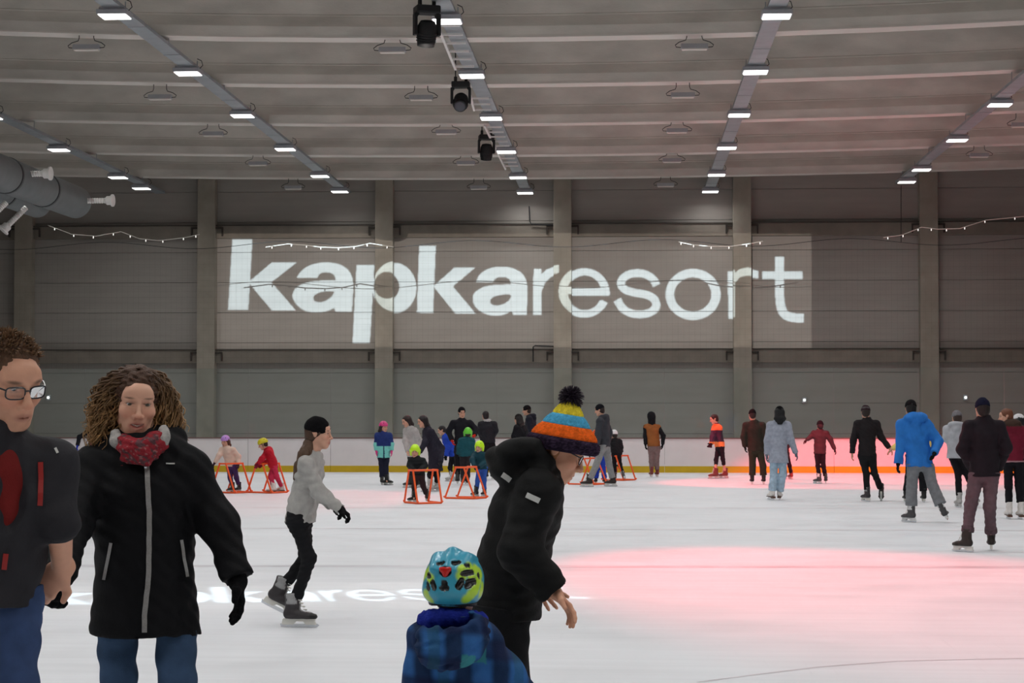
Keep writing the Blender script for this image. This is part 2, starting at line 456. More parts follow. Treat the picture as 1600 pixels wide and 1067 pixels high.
for rk, pl in rows.items():
    P = [Wz(px, py, ZL) for px, py in pl]
    X = float(np.mean([p[0] for p in P])); trayX[rk] = X
    ys = [float(p[1]) for p in P]
    step = ys[1] - ys[0] if rk != 'E' else 6.05
    seen = len(ys)
    yy = ys[0] - step
    back_y = []
    while yy > -4: back_y.append(yy); yy -= step
    for i, y in enumerate(ys + back_y):
        if lamp_proto is None: lamp_proto = make_lamp(); o = lamp_proto
        else: o = copy_tree(lamp_proto)
        o.location = (X, y, ZL)
        if y > YW - 4:                                   # the end lamps by the wall burn dimmer
            for ch in o.children:
                if ch.type == 'LIGHT': ch.data = ch.data.copy(); ch.data.energy = LAMP_W * 0.2
        if i < seen:
            q = i + (6 - seen); wd = ordw[q] if q > 0 else 'nearest'
            if i == 0: wd = 'nearest'
            tag(o, '%s lit square lamp in view under the %s' % (wd, side[rk]), 'lamp', 'lit ceiling lamps')
        else:
            tag(o, 'lit square ceiling lamp above the camera side of the rink', 'lamp', 'ceiling lamps out of view')
    # tray: flat perforated channel with two lips and joints
    y1 = max(ys) + (1.4 if rk != 'E' else 2.6); y1 = min(y1, YW - 0.1)
    t = empty('cable_tray', (X, 8, ZL + 0.16)); tag(t, 'grey metal cable tray, the %s' % side[rk], 'tray', 'cable trays')
    ya = 8.0; tw = 0.17
    while ya < y1:
        yb = min(ya + 3.0, y1)
        m = MB(); m.box((-tw, ya - 8 + 0.01, 0), (tw, yb - 8 - 0.01, 0.012)); m.box((-tw, ya - 8 + 0.01, 0.012), (-tw + 0.012, yb - 8 - 0.01, 0.07)); m.box((tw - 0.012, ya - 8 + 0.01, 0.012), (tw, yb - 8 - 0.01, 0.07))
        m.build('tray_section', M_GALV, t)
        m = MB(); m.box((-tw - 0.01, yb - 8 - 0.05, -0.008), (tw + 0.01, yb - 8 + 0.05, 0.0)); m.build('splice_plate', M_GALV, t)
        ya += 3.0
    for y in GY:
        if 8 < y < y1:
            for sx in (-tw, tw):
                m = MB(); m.tube([(sx, y - 8, 0.02), (sx, y - 8, 0.25)], 0.01, 5); m.build('hanger_rod', M_GALV, t)
# unlit emergency battens hung from cables
bat = [(135, 79), (613, 83), (1085, 78), (250, 156), (658, 157), (1067, 153), (333, 213), (697, 210), (1058, 208), (403, 259), (728, 258), (1050, 254), (458, 296), (748, 296), (1040, 292), (1597, 199), (1530, 246)]
ZBT = 8.85
def make_batten():
    r = empty('hanging_batten', (0, 0, 0))
    m = MB(); m.prism([(-0.09, 0.02), (0.09, 0.02), (0.06, 0.12), (-0.06, 0.12)], 'x', -0.27, 0.27); m.build('housing', M_LHOUS, r, bevel=0.008)
    m = MB(); m.box((-0.25, -0.085, 0.0), (0.25, 0.085, 0.02)); m.build('lens', M_LEDGE, r, bevel=0.005)
    for sg in (-1, 1):
        m = MB(); m.tube([(sg*0.25, 0, 0.05), (sg*0.36, 0, 0.06), (sg*0.38, 0, 0.10), (sg*0.30, 0, 0.16), (sg*0.17, 0, 0.20), (sg*0.15, 0, 0.26), (sg*0.15, 0, 0.36)], 0.009, 5)
        m.build('cable', M_CABLE, r, smooth=True)
    return r
bp0 = None
colw = ['left', 'middle', 'right']
for i, (px, py) in enumerate(bat):
    p = W(px, py, GY[6 + (i // 3 if i < 15 else (2, 3)[i - 15])] - 0.05)
    if bp0 is None: bp0 = make_batten(); o = bp0
    else: o = copy_tree(bp0)
    o.location = tuple(p)
    lab = ('unlit batten lamp on black cables, %s of the %s line across the ceiling' % (colw[i % 3], ['nearest', 'second', 'third', 'fourth', 'farthest'][i // 3])) if i < 15 else \
          ['unlit batten lamp on black cables at the right frame edge', 'unlit batten lamp on black cables right of the rightmost tray'][i - 15]
    tag(o, lab, 'lamp', 'unlit battens under the ceiling')

# ---------------------------------------------------------------- moving-head stage lights with short ladder rails
def stage_light(px, py, z, yaw, tilt, label, sc=1.0):
    p = Wz(px, py, z)
    r = empty('stage_light', tuple(p), yaw); r.scale = (sc,) * 3
    tag(r, label, 'stage light', 'moving-head stage lights')
    m = MB(); m.box((-0.17, -0.13, 0.25), (0.17, 0.13, 0.36)); m.build('base', M_BLACK, r, bevel=0.02)
    for sx in (-0.1, 0.1):
        m = MB(); m.tube([(sx, 0, 0.36), (sx, 0, 0.46)], 0.03, 8); m.build('clamp', M_BLACK, r)
    m = MB(); m.tube([(-0.1, 0, 0.44), (-0.1, 0, (ZC - z) / sc)], 0.012, 6); m.build('hanger_rod', M_CABLE, r)
    for sg in (-1, 1):
        m = MB(); m.prism([(sg*0.145, -0.05), (sg*0.19, -0.05), (sg*0.19, 0.25), (sg*0.12, 0.27), (sg*0.12, 0.23), (sg*0.145, 0.2)], 'y', -0.06, 0.06)
        m.build('yoke_arm', M_BLACK, r, bevel=0.01)
    h = MB(); prof = [(-0.16, 0.06), (-0.15, 0.10), (-0.08, 0.135), (0.05, 0.14), (0.16, 0.125), (0.20, 0.12)]
    h.tube([(0, 0, -a) for a, _ in prof], [b for _, b in prof], 20)
    ho = h.build('head', M_BLACK, r, smooth=True); ho.rotation_euler = (tilt, 0, 0)
    l = MB(); l.tube([(0, 0, -0.195), (0, 0, -0.205)], 0.10, 20); lo = l.build('lens', mat('stage_lens', srgb(60, 62, 70), 0.1, noise=0.05), ho)
    for k in range(4):
        f = MB(); f.tube([(0.139 * math.cos(a), 0.139 * math.sin(a), -0.02 - 0.035 * k) for a in np.linspace(0, 2 * math.pi, 20, endpoint=False)], 0.006, 4, closed=True)
        f.build('fin', M_BLACK, ho)
    return r, p
s1, sp1 = stage_light(667, 50, 8.55, 0.35, 0.35, 'nearest and largest black moving stage light under the ceiling', 1.3)
s2, sp2 = stage_light(720, 158, 8.70, 0.0, -0.9, 'middle black moving stage light turned to the camera', 1.2)
s4, sp4 = stage_light(1570, -80, 8.75, 0.0, 0.9, 'black moving stage light out of view above the right side', 1.2)
s3, sp3 = stage_light(760, 236, 8.70, 0.2, 0.3, 'farthest black moving stage light under the ceiling', 1.2)
def ladder(pa, pb, label):
    a = Wz(*pa, 9.05); b = Wz(*pb, 9.05)
    r = empty('ladder_rail', tuple(a)); tag(r, label, 'rail', 'rails beside the stage lights')
    d = b - a; L_ = float(np.linalg.norm(d)); wd = 0.42
    m = MB(); m.box((-0.025, 0, -0.03), (0.025, L_, 0.03)); m.build('side_rail', M_WPLAS, r)
    k = 0.3
    while k < L_:
        m = MB(); m.box((0, k, -0.02), (wd, k + 0.05, 0.02)); m.build('rung', M_WPLAS, r); k += 0.9
    r.rotation_euler = (0, 0, math.atan2(-d[0], d[1]))
ladder((676, 20), (712, 108), 'white rungs and rail beside the nearest stage light')
ladder((735, 150), (741, 172), 'white rungs and rail beside the middle stage light')
ladder((757, 196), (790, 264), 'white rungs and rail beside the farthest stage light')

# ---------------------------------------------------------------- ventilation ducts, upper left
def duct(pend, zc, rad, label, ylen):
    e = Wz(pend[0], pend[1], zc)
    r = empty('air_duct', (e[0], e[1], zc)); tag(r, label, 'duct', 'air ducts at the left')
    y = 0.0; k = 0
    prof = [(0.10, 0.02), (0.10, rad * 0.8), (0.03, rad)]
    m = MB(); m.tube([(0, 0.22, 0), (0, 0.18, 0), (0, 0.05, 0), (0, 0, 0)], [rad * 0.25, rad * 0.75, rad * 0.97, rad], 32); m.build('end_cap', M_DUCT, r, smooth=True)
    while y < ylen:
        m = MB(); m.tube([(0, -y, 0), (0, -y - 2.9, 0)], rad, 32); m.build('duct_section', M_DUCT, r, smooth=True)
        m = MB(); m.tube([(0, -y - 2.86, 0), (0, -y - 2.96, 0)], rad + 0.014, 32); m.build('joint_band', mat('duct_band', srgb(80, 82, 84), 0.5, metal=0.5, noise=0.05), r, smooth=True)
        y += 3.0
    return r, e
def nozzle(parent, a, d, ln, label=None):
    a = Vector(a); d = Vector(d).normalized()
    pts = []; rad = []
    n = 22
    for i in range(n + 1):
        pts.append(a + d * (ln * i / n)); rad.append(0.075 if i % 2 else 0.060)
    m = MB(); m.tube(pts, rad, 14); o = m.build('nozzle_hose', M_WPLAS, parent, smooth=True)
    m = MB(); e = a + d * ln; m.tube([e, e + d * 0.03, e + d * 0.13, e + d * 0.16, e + d * 0.20], [0.08, 0.115, 0.115, 0.16, 0.16], 18); m.build('nozzle_flange', M_WPLAS, o, smooth=True)
d1, e1 = duct((118, 316), 7.2, 0.42, 'upper grey round air duct with white jet nozzles', 44)
d2, e2 = duct((58, 318), 7.17, 0.37, 'lower grey round air duct with a white jet nozzle', 40)
pn = W(130, 314, e1[1] - 0.3) - e1
nozzle(d1, (pn[0] - 0.1, -0.3, pn[2]), (1, -0.1, 0), 0.72)
p2_ = W(28, 272, e1[1] - 5.2) - e1
nozzle(d1, (p2_[0], -5.2, p2_[2]), (1, -0.1, 0), 0.62)
p3_ = W(41, 324, e2[1] - 3.0) - e2
nozzle(d2, (p3_[0], -3.0, p3_[2]), (-0.62, -0.3, -0.72), 0.62)
p4_ = W(10, 316, e2[1] - 6.0) - e2
nozzle(d2, (p4_[0], -6.0, p4_[2]), (-0.62, -0.3, -0.72), 0.5)

# small glowing globes added for bright spots reflected in the glass
for px, py, lab in ((1257, 625, 'added glowing globe for a reflection in the glass above the boy with spread arms'), (75, 621, 'added glowing globe for a reflection in the glass beside the man with glasses'), (1509, 621, 'added globe for a greenish reflection in the glass near the tall man')):
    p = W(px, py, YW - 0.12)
    r = empty('glass_glint', tuple(p)); tag(r, lab, 'light', 'added globes for glass reflections')
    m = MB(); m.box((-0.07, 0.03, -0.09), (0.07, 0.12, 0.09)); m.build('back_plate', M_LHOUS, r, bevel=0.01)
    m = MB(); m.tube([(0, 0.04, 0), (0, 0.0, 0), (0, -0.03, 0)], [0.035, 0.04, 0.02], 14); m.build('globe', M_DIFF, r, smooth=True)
# ---------------------------------------------------------------- projected lettering: a slide with the word cut out of it, in front of a lamp
def chaikin(P, n=2):
    P = np.array(P, float)
    for _ in range(n):
        Q = np.roll(P, -1, 0); P = np.stack([P * 0.75 + Q * 0.25, P * 0.25 + Q * 0.75], 1).reshape(-1, 2)
    return P
def in_poly(X, Y, P):
    r = np.zeros(X.shape, bool); n = len(P)
    for i in range(n):
        x0, y0 = P[i]; x1, y1 = P[(i + 1) % n]
        if y0 == y1: continue
        r ^= ((y0 > Y) != (y1 > Y)) & (X < (x1 - x0) * (Y - y0) / (y1 - y0) + x0)
    return r
def stroke(X, Y, pts, wd):
    d = np.full(X.shape, 1e9)
    P = np.array(pts, float)
    for _ in range(2):      # smooth the open line
        Q = [P[0]]
        for i in range(len(P) - 1): Q += [P[i] * .75 + P[i + 1] * .25, P[i] * .25 + P[i + 1] * .75]
        Q.append(P[-1]); P = np.array(Q)
    for a, b in zip(P[:-1], P[1:]):
        v = b - a; t = np.clip(((X - a[0]) * v[0] + (Y - a[1]) * v[1]) / max(v @ v, 1e-9), 0, 1)
        d = np.minimum(d, np.hypot(X - a[0] - t * v[0], Y - a[1] - t * v[1]))
    r = d < wd / 2
    for e, f in ((P[0], P[1]), (P[-1], P[-2])):      # square ends
        v = (f - e) / np.linalg.norm(f - e)
        r &= ~(((X - e[0]) * v[0] + (Y - e[1]) * v[1] < 0) & (np.hypot(X - e[0], Y - e[1]) < wd))
    return r
def ell2(X, Y, c, r): return ((X - c[0]) / r[0]) ** 2 + ((Y - c[1]) / r[1]) ** 2 < 1
def word_mask(X, Y):
    "the word kapkaresort, heavy then light, in photograph pixels"
    R = np.zeros(X.shape, bool)
    x, y = (X - 340) * 5, (Y - 360) * 5
    R |= in_poly(x, y, [(115, 72), (272, 72), (240, 620), (82, 620)])
    R |= in_poly(x, y, [(240, 405), (425, 248), (618, 250), (420, 405), (612, 625), (424, 625)])
    R |= in_poly(x, y, chaikin([(620, 370), (615, 372), (655, 310), (730, 265), (840, 246), (950, 260), (1030, 310), (1060, 390), (1058, 500), (1050, 632), (1050, 634), (920, 634), (918, 632), (915, 600), (860, 632), (760, 644), (670, 627), (605, 570), (581, 510), (605, 450), (680, 408), (780, 392), (925, 388), (922, 388), (915, 350), (880, 330), (840, 326), (800, 335), (778, 370), (776, 372)], 1)) \
        & ~in_poly(x, y, chaikin([(742, 520), (757, 555), (800, 562), (850, 550), (897, 512), (918, 472), (850, 474), (780, 488)]))
    R |= in_poly(x, y, [(1085, 268), (1225, 268), (1190, 880), (1055, 880)])
    R |= ell2(x, y, (1382, 450), (171, 197)) 
    R &= ~ell2(x, y, (1320, 440), (100, 106))
    x = (X - 640) * 5
    R |= in_poly(x, y, [(75, 118), (205, 118), (183, 645), (57, 642)])
    R |= in_poly(x, y, [(185, 437), (350, 290), (510, 292), (338, 437), (517, 650), (358, 650)])
    R |= in_poly(x, y, chaikin([(520, 405), (516, 406), (545, 340), (620, 295), (700, 280), (800, 290), (880, 330), (920, 405), (918, 520), (917, 660), (915, 661), (812, 660), (808, 657), (797, 625), (740, 660), (670, 669), (590, 656), (520, 610), (490, 550), (500, 490), (560, 445), (650, 425), (794, 421), (792, 420), (785, 385), (755, 365), (715, 362), (670, 372), (650, 405), (648, 408)], 1)) \
        & ~in_poly(x, y, chaikin([(624, 550), (638, 580), (690, 587), (745, 572), (787, 537), (796, 498), (720, 501), (650, 518)]))
    R |= in_poly(x, y, [(968, 300), (1032, 300), (1030, 662), (965, 660)])
    R |= in_poly(x, y, [(1030, 345), (1070, 305), (1120, 286), (1172, 280), (1172, 342), (1110, 360), (1060, 405), (1030, 480)])
    e = ell2(x, y, (1365, 488), (198, 193)) & ~ell2(x, y, (1368, 487), (130, 135))
    e &= ~in_poly(x, y, [(1420, 510), (1620, 510), (1620, 600), (1560, 572), (1508, 545), (1420, 545)])
    e |= (x > 1215) & (x < 1556) & (y > 452) & (y < 510)
    R |= e
    x = (X - 960) * 5
    R |= stroke(x, y, [(330, 430), (300, 372), (235, 338), (165, 330), (90, 350), (42, 405), (70, 460), (150, 487), (240, 497), (310, 528), (336, 590), (290, 640), (210, 660), (130, 650), (60, 612), (22, 540)], 62)
    R |= ell2(x, y, (614, 500), (215, 200)) & ~ell2(x, y, (612, 500), (145, 133))
    R |= in_poly(x, y, [(885, 318), (948, 318), (948, 692), (890, 692)])
    R |= in_poly(x, y, [(940, 352), (985, 315), (1050, 300), (1125, 315), (1125, 378), (1050, 362), (990, 378), (945, 430)])
    R |= stroke(x, y, [(1288, 205), (1290, 400), (1292, 560), (1315, 650), (1380, 682), (1480, 684)], 70)
    R |= (x > 1157) & (x < 1470) & (y > 318) & (y < 380)
    return R
M_SLIDE = bpy.data.materials.new('slide_film'); M_SLIDE.use_nodes = True
nt = M_SLIDE.node_tree; N = nt.nodes; L = nt.links; N.clear()
out = N.new('ShaderNodeOutputMaterial'); tr = N.new('ShaderNodeBsdfTransparent'); tr.inputs[0].default_value = (0.195, 0.145, 0.12, 1)
df = N.new('ShaderNodeBsdfDiffuse'); df.inputs[0].default_value = (0.01, 0.01, 0.01, 1)
mx = N.new('ShaderNodeMixShader'); mx.inputs[0].default_value = 0.2
L.new(tr.outputs[0], mx.inputs[1]); L.new(df.outputs[0], mx.inputs[2]); L.new(mx.outputs[0], out.inputs[0])

def projector(lamp, to_world, frame_px, dist_frac, energy, label, soft, up):
    """lamp: 3D point; to_world(px,py)->3D points of the picture plane; the slide is the picture scaled towards the lamp"""
    lamp = np.array(lamp, float)
    x0, x1, y0, y1 = frame_px
    nx, ny = int((x1 - x0)), int((y1 - y0))
    gx = x0 + (np.arange(nx) + 0.5) * (x1 - x0) / nx; gyy = y0 + (np.arange(ny) + 0.5) * (y1 - y0) / ny
    GX, GYY = np.meshgrid(gx, gyy)
    mask = word_mask(GX, GYY)
    r = empty('projector', tuple(lamp)); tag(r, label, 'projector')
    def sl(px, py): return (to_world(px, py) - lamp) * dist_frac
    V = []; F = []
    for j in range(ny):
        row = mask[j]; i = 0; ya = y0 + j * (y1 - y0) / ny; yb = ya + (y1 - y0) / ny
        while i < nx:
            if row[i]: i += 1; continue
            k = i
            while k < nx and not row[k]: k += 1
            b = len(V); xa = x0 + i * (x1 - x0) / nx; xb = x0 + k * (x1 - x0) / nx
            V += [sl(xa, ya), sl(xb, ya), sl(xb, yb), sl(xa, yb)]; F.append((b, b + 1, b + 2, b + 3)); i = k
    sm = np_mesh('slide', np.array(V), np.array(F), M_SLIDE, None, False)
    link('slide', sm, r)
    # opaque frame round the slide
    c = [np.array(sl(*q)) for q in ((x0, y0), (x1, y0), (x1, y1), (x0, y1))]; ce = sum(c) / 4
    m = MB(); o_ = [ce + (q - ce) * np.array([1, 1, 1]) * 1.0 for q in c]
    big = max(np.linalg.norm(q - ce) for q in c) * 2.2
    ux = (c[1] - c[0]) / np.linalg.norm(c[1] - c[0]); uy = (c[0] - c[3]); uy = uy - ux * (uy @ ux); uy /= np.linalg.norm(uy)
    O = [ce + ux * sx * big + uy * sy * big for sx, sy in ((-1, 1), (1, 1), (1, -1), (-1, -1))]
    for i in range(4):
        j = (i + 1) % 4; m.add([c[i], c[j], O[j], O[i]], [(0, 1, 2, 3)])
    m.build('mask_frame', M_BLACK, r)
    # housing: a box around lamp and slide, open at the front
    n = np.cross(ux, uy); n = n / np.linalg.norm(n)
    if n @ ce < 0: n = -n
    m = MB(); dpt = float(ce @ n)
    B = [ (sx, sy) for sx, sy in ((-1, -1), (1, -1), (1, 1), (-1, 1))]
    fr_ = [ux * a * big + uy * b * big + n * dpt + (ce - n * dpt) for a, b in B]; bk = [ux * a * big + uy * b * big - n * 0.12 + (ce - n * dpt) for a, b in B]
    for i in range(4):
        j = (i + 1) % 4; m.add([fr_[i], fr_[j], bk[j], bk[i]], [(0, 1, 2, 3)])
    m.add(bk, [(0, 1, 2, 3)])
    m.build('housing', M_BLACK, r)
    ld = bpy.data.lights.new('projector_light', 'SPOT'); ld.energy = energy; ld.color = (0.74, 0.91, 1.0); ld.shadow_soft_size = soft
    ang = max(math.acos(min(1, float(q @ ce) / np.linalg.norm(q) / np.linalg.norm(ce))) for q in c)
    ld.spot_size = min(2 * ang * 1.15, 2.8); ld.spot_blend = 0.0
    lo = link('projector_light', ld, r)
    lo.rotation_euler = Vector(ce).to_track_quat('-Z', 'Y').to_euler()
    return r
yface = YW
wall_pt = lambda px, py: W(px, py, yface)
projector((-2.2, 26.0, 8.5), wall_pt, (338, 1268, 366, 545), 0.018, TEXT_W*0.6, 'projector under the roof throwing the word onto the far wall', 0.0006, None)
# the same word thrown flat onto the ice
gA = Wz(38, 947, 0)[:2]; gB = Wz(914, 932, 0)[:2]
ux_ = (gB - gA) / (1256 - 357); up_ = np.array([-ux_[1], ux_[0]]); up_ = up_ / np.linalg.norm(up_) * (1.15 / 75.0)
ice_pt = lambda px, py: np.array([*(gA + ux_ * (px - 357) + up_ * (490 - py)), 0.0])
cen = ice_pt(800, 450)
projector((cen[0] + 0.4, cen[1] + 1.5, 8.6), ice_pt, (338, 1268, 366, 545), 0.035, 2600.0, 'projector under the roof throwing the word onto the near ice', 0.001, None)

def colour_spot(src, target, rad, energy, col, blend, name):
    src = Vector(src); t = Vector(target); d = (t - src)
    ld = bpy.data.lights.new(name, 'SPOT'); ld.energy = energy; ld.color = col; ld.shadow_soft_size = 0.08
    ld.spot_size = 2 * math.atan(rad / d.length); ld.spot_blend = blend
    o = link(name, ld, None, src); o.rotation_euler = d.to_track_quat('-Z', 'Y').to_euler()
    return o
RED = (1.0, 0.05, 0.08)
tgt = Wz(1500, 920, 0)
colour_spot((sp1[0], sp1[1] - 0.2, sp1[2] - 0.3), tgt, 4.3, 18000, RED, 0.8, 'red_beam_near')
tgt = Wz(1440, 752, 0)
colour_spot((sp2[0] + 0.1, sp2[1], sp2[2] - 0.35), (tgt[0], tgt[1], 0), 7.0, 5000, RED, 0.35, 'red_beam_boards')
tgt = Wz(440, 779, 0)
colour_spot((sp3[0], sp3[1], sp3[2] - 0.35), tgt, 3.6, 2500, RED, 0.6, 'red_beam_left')
tgt = Wz(1480, 746.5, 0)
o4 = colour_spot((sp4[0], sp4[1] + 0.2, sp4[2] - 0.35), (tgt[0], tgt[1], 0), 2.5, 30000, RED, 0.35, 'red_beam_right')
o4.scale = (2.6, 1, 1)
# ---------------------------------------------------------------- soft-body modelling: distance fields meshed with surface nets
def nrm(v):
    v = np.asarray(v, float); return v / (np.linalg.norm(v) + 1e-12)
def perp_to(u, ax):
    u = np.asarray(u, float); u = u - ax * (u @ ax)
    if np.linalg.norm(u) < 1e-4:
        u = np.cross(ax, [0.0, 0, 1.0] if abs(ax[2]) < 0.9 else [1.0, 0, 0])
    return nrm(u)
class Sdf:
    def __init__(s): s.p = []
    def cap(s, a, b, ra, rb=None, k=0.02, op='u', u=None, flat=(0, 0)):
        "tapered capsule; radii may be (width along u, depth); flat ends optional"
        rb = ra if rb is None else rb
        ra = (ra, ra) if np.isscalar(ra) else ra; rb = (rb, rb) if np.isscalar(rb) else rb
        a = np.array(a, float); b = np.array(b, float); R = max(*ra, *rb)
        s.p.append(('c', a, b, ra, rb, k, op, u, flat, np.minimum(a, b) - R, np.maximum(a, b) + R)); return s
    def ell(s, c, r, R=None, k=0.02, op='u'):
        "ellipsoid; R rows = local axes"
        c = np.array(c, float); r = np.array(r, float); m = r.max()
        s.p.append(('e', c, r, np.eye(3) if R is None else np.asarray(R, float), None, k, op, None, None, c - m, c + m)); return s
    def chain(s, pts, rs, k=0.02, op='u', u=None, flat=(0, 0)):
        n = len(pts)
        for i in range(n - 1):
            s.cap(pts[i], pts[i + 1], rs[i], rs[i + 1], k, op, u, (flat[0] if i == 0 else 0, flat[1] if i == n - 2 else 0))
        return s
    def cut(s, point, normal, k=0.0):
        "removes everything on the side the normal points to"
        s.p.append(('h', np.array(point, float), nrm(normal), None, None, k, 'i', None, None, None, None)); return s
    def field(s, h, disp=None):
        lo = np.min([q[9] for q in s.p if q[6] == 'u'], 0) - 3 * h; hi = np.max([q[10] for q in s.p if q[6] == 'u'], 0) + 3 * h
        n = np.ceil((hi - lo) / h).astype(int) + 1
        ax = [(lo[i] + h * np.arange(n[i])).astype(np.float32) for i in range(3)]
        F = np.full(n, 0.3, np.float32)
        for q in s.p:
            ty, k, op = q[0], q[5], q[6]
            if ty == 'h':
                P, nn = q[1], q[2]
                d = (ax[0] - P[0])[:, None, None] * nn[0] + (ax[1] - P[1])[None, :, None] * nn[1] + (ax[2] - P[2])[None, None, :] * nn[2]
                F = np.maximum(F, d.astype(np.float32)); continue
            mg = k + 2.5 * h
            i0 = np.clip(np.floor((q[9] - mg - lo) / h).astype(int), 0, n - 1); i1 = np.clip(np.ceil((q[10] + mg - lo) / h).astype(int) + 1, 1, n)
            if np.any(i1 <= i0): continue
            X = ax[0][i0[0]:i1[0]][:, None, None]; Y = ax[1][i0[1]:i1[1]][None, :, None]; Z = ax[2][i0[2]:i1[2]][None, None, :]
            if ty == 'c':
                a, b, ra, rb, u, flat = q[1], q[2], q[3], q[4], q[7], q[8]
                ba = b - a; L2 = float(ba @ ba) + 1e-12; L = math.sqrt(L2); axv = ba / L
                px, py, pz = X - a[0], Y - a[1], Z - a[2]
                t0 = (px * ba[0] + py * ba[1] + pz * ba[2]) / L2
                t = np.clip(t0, 0, 1)
                if ra[0] == ra[1] and rb[0] == rb[1]:
                    qx, qy, qz = px - t * ba[0], py - t * ba[1], pz - t * ba[2]
                    d = np.sqrt(qx * qx + qy * qy + qz * qz) - (ra[0] + (rb[0] - ra[0]) * t)
                else:
                    uu = perp_to(u if u is not None else [1, 0, 0], axv); vv = np.cross(axv, uu)
                    qu = px * uu[0] + py * uu[1] + pz * uu[2]; qv = px * vv[0] + py * vv[1] + pz * vv[2]
                    w_ = ra[0] + (rb[0] - ra[0]) * t; d_ = ra[1] + (rb[1] - ra[1]) * t
                    m_ = np.minimum(w_, d_); ov = (t0 - t) * L
                    rr = np.sqrt((qu / w_) ** 2 + (qv / d_) ** 2 + (ov / m_) ** 2)
                    d = (rr - 1) * m_
                if flat[0]: d = np.maximum(d, -t0 * L)
                if flat[1]: d = np.maximum(d, (t0 - 1) * L)
            else:
                c, r, R = q[1], q[2], q[3]
                px, py, pz = X - c[0], Y - c[1], Z - c[2]
                k2 = 0; k1 = 0
                for i in range(3):
                    li = (px * R[i, 0] + py * R[i, 1] + pz * R[i, 2]) / r[i]
                    k1 = k1 + li * li; k2 = k2 + (li / r[i]) ** 2
                k1 = np.sqrt(k1); d = k1 * (k1 - 1) / np.maximum(np.sqrt(k2), 1e-6)
            sl = (slice(i0[0], i1[0]), slice(i0[1], i1[1]), slice(i0[2], i1[2]))
            f = F[sl]
            if op == 'u':
                if k > 0:
                    hh = np.maximum(k - np.abs(f - d), 0) / k; F[sl] = np.minimum(f, d) - hh * hh * k * 0.25
                else: F[sl] = np.minimum(f, d)
            elif op == 's':
                d = -d
                if k > 0:
                    hh = np.maximum(k - np.abs(f - d), 0) / k; F[sl] = np.maximum(f, d) + hh * hh * k * 0.25
                else: F[sl] = np.maximum(f, d)
        if disp is not None:
            near = np.abs(F) < 0.05
            I = np.nonzero(near)
            P = np.stack([ax[0][I[0]], ax[1][I[1]], ax[2][I[2]]], 1)
            F[I] += disp(P).astype(np.float32)
        return F, lo, h
    def mesh(s, h, disp=None):
        return surface_nets(*s.field(h, disp))
_C8 = [(a, b, c) for a in (0, 1) for b in (0, 1) for c in (0, 1)]
_E12 = [(i, j) for i in range(8) for j in range(i + 1, 8) if sum(abs(_C8[i][k] - _C8[j][k]) for k in range(3)) == 1]
def surface_nets(F, lo, h):
    S = F < 0
    c = np.zeros(np.array(F.shape) - 1, np.int8)
    for a, b, d in _C8:
        c += S[a:S.shape[0] - 1 + a, b:S.shape[1] - 1 + b, d:S.shape[2] - 1 + d]
    act = (c > 0) & (c < 8)
    I, J, K = np.nonzero(act)
    idx = np.full(act.shape, -1, np.int32); idx[I, J, K] = np.arange(len(I), dtype=np.int32)
    v = [F[I + a, J + b, K + d] for a, b, d in _C8]
    acc = np.zeros((len(I), 3)); cnt = np.zeros(len(I))
    for i, j in _E12:
        m = (v[i] < 0) != (v[j] < 0)
        t = np.where(m, v[i] / np.where(m, v[i] - v[j], 1), 0)
        p = np.array(_C8[i])[None, :] + t[:, None] * (np.array(_C8[j]) - np.array(_C8[i]))[None, :]
        acc += np.where(m[:, None], p, 0); cnt += m
    V = lo + h * (np.stack([I, J, K], 1) + acc / cnt[:, None])
    Q = []
    for ax in range(3):
        o1, o2 = (ax + 1) % 3, (ax + 2) % 3
        A = [slice(1, -1)] * 3; B = [slice(1, -1)] * 3
        A[ax] = slice(0, -1); B[ax] = slice(1, None)
        a_ = S[tuple(A)]; b_ = S[tuple(B)]
        for inside in (True, False):
            m = (a_ == inside) & (b_ != inside)
            e = np.stack(np.nonzero(m), 1)
            if not len(e): continue
            e[:, o1] += 1; e[:, o2] += 1
            def cell(d1, d2):
                q = e.copy(); q[:, o1] += d1; q[:, o2] += d2
                return idx[q[:, 0], q[:, 1], q[:, 2]]
            quad = np.stack([cell(-1, -1), cell(0, -1), cell(0, 0), cell(-1, 0)], 1)
            Q.append(quad if inside else quad[:, ::-1])
    return V, np.concatenate(Q) if Q else np.zeros((0, 4), np.int32)
def wrinkle(amp, fr, seed=0, stretch=(1, 1, 1)):
    rg = np.random.default_rng(seed); D = rg.normal(size=(5, 3)) * np.array(stretch); ph = rg.uniform(0, 6.28, 5)
    def f(P):
        r = 0
        w0 = np.sin(P @ D[3] * fr * 0.5 + ph[3]); w1 = np.sin(P @ D[4] * fr * 0.45 + ph[4])
        for i in range(3): r = r + np.sin(P @ D[i] * fr * (1 + 0.35 * i) + ph[i] + 1.6 * w0 + 1.2 * w1)
        return amp * r / 2.2
    return f
def merge(parts):
    V = []; Q = []; n = 0
    for v, q in parts: V.append(v); Q.append(q + n); n += len(v)
    return np.concatenate(V), np.concatenate(Q)

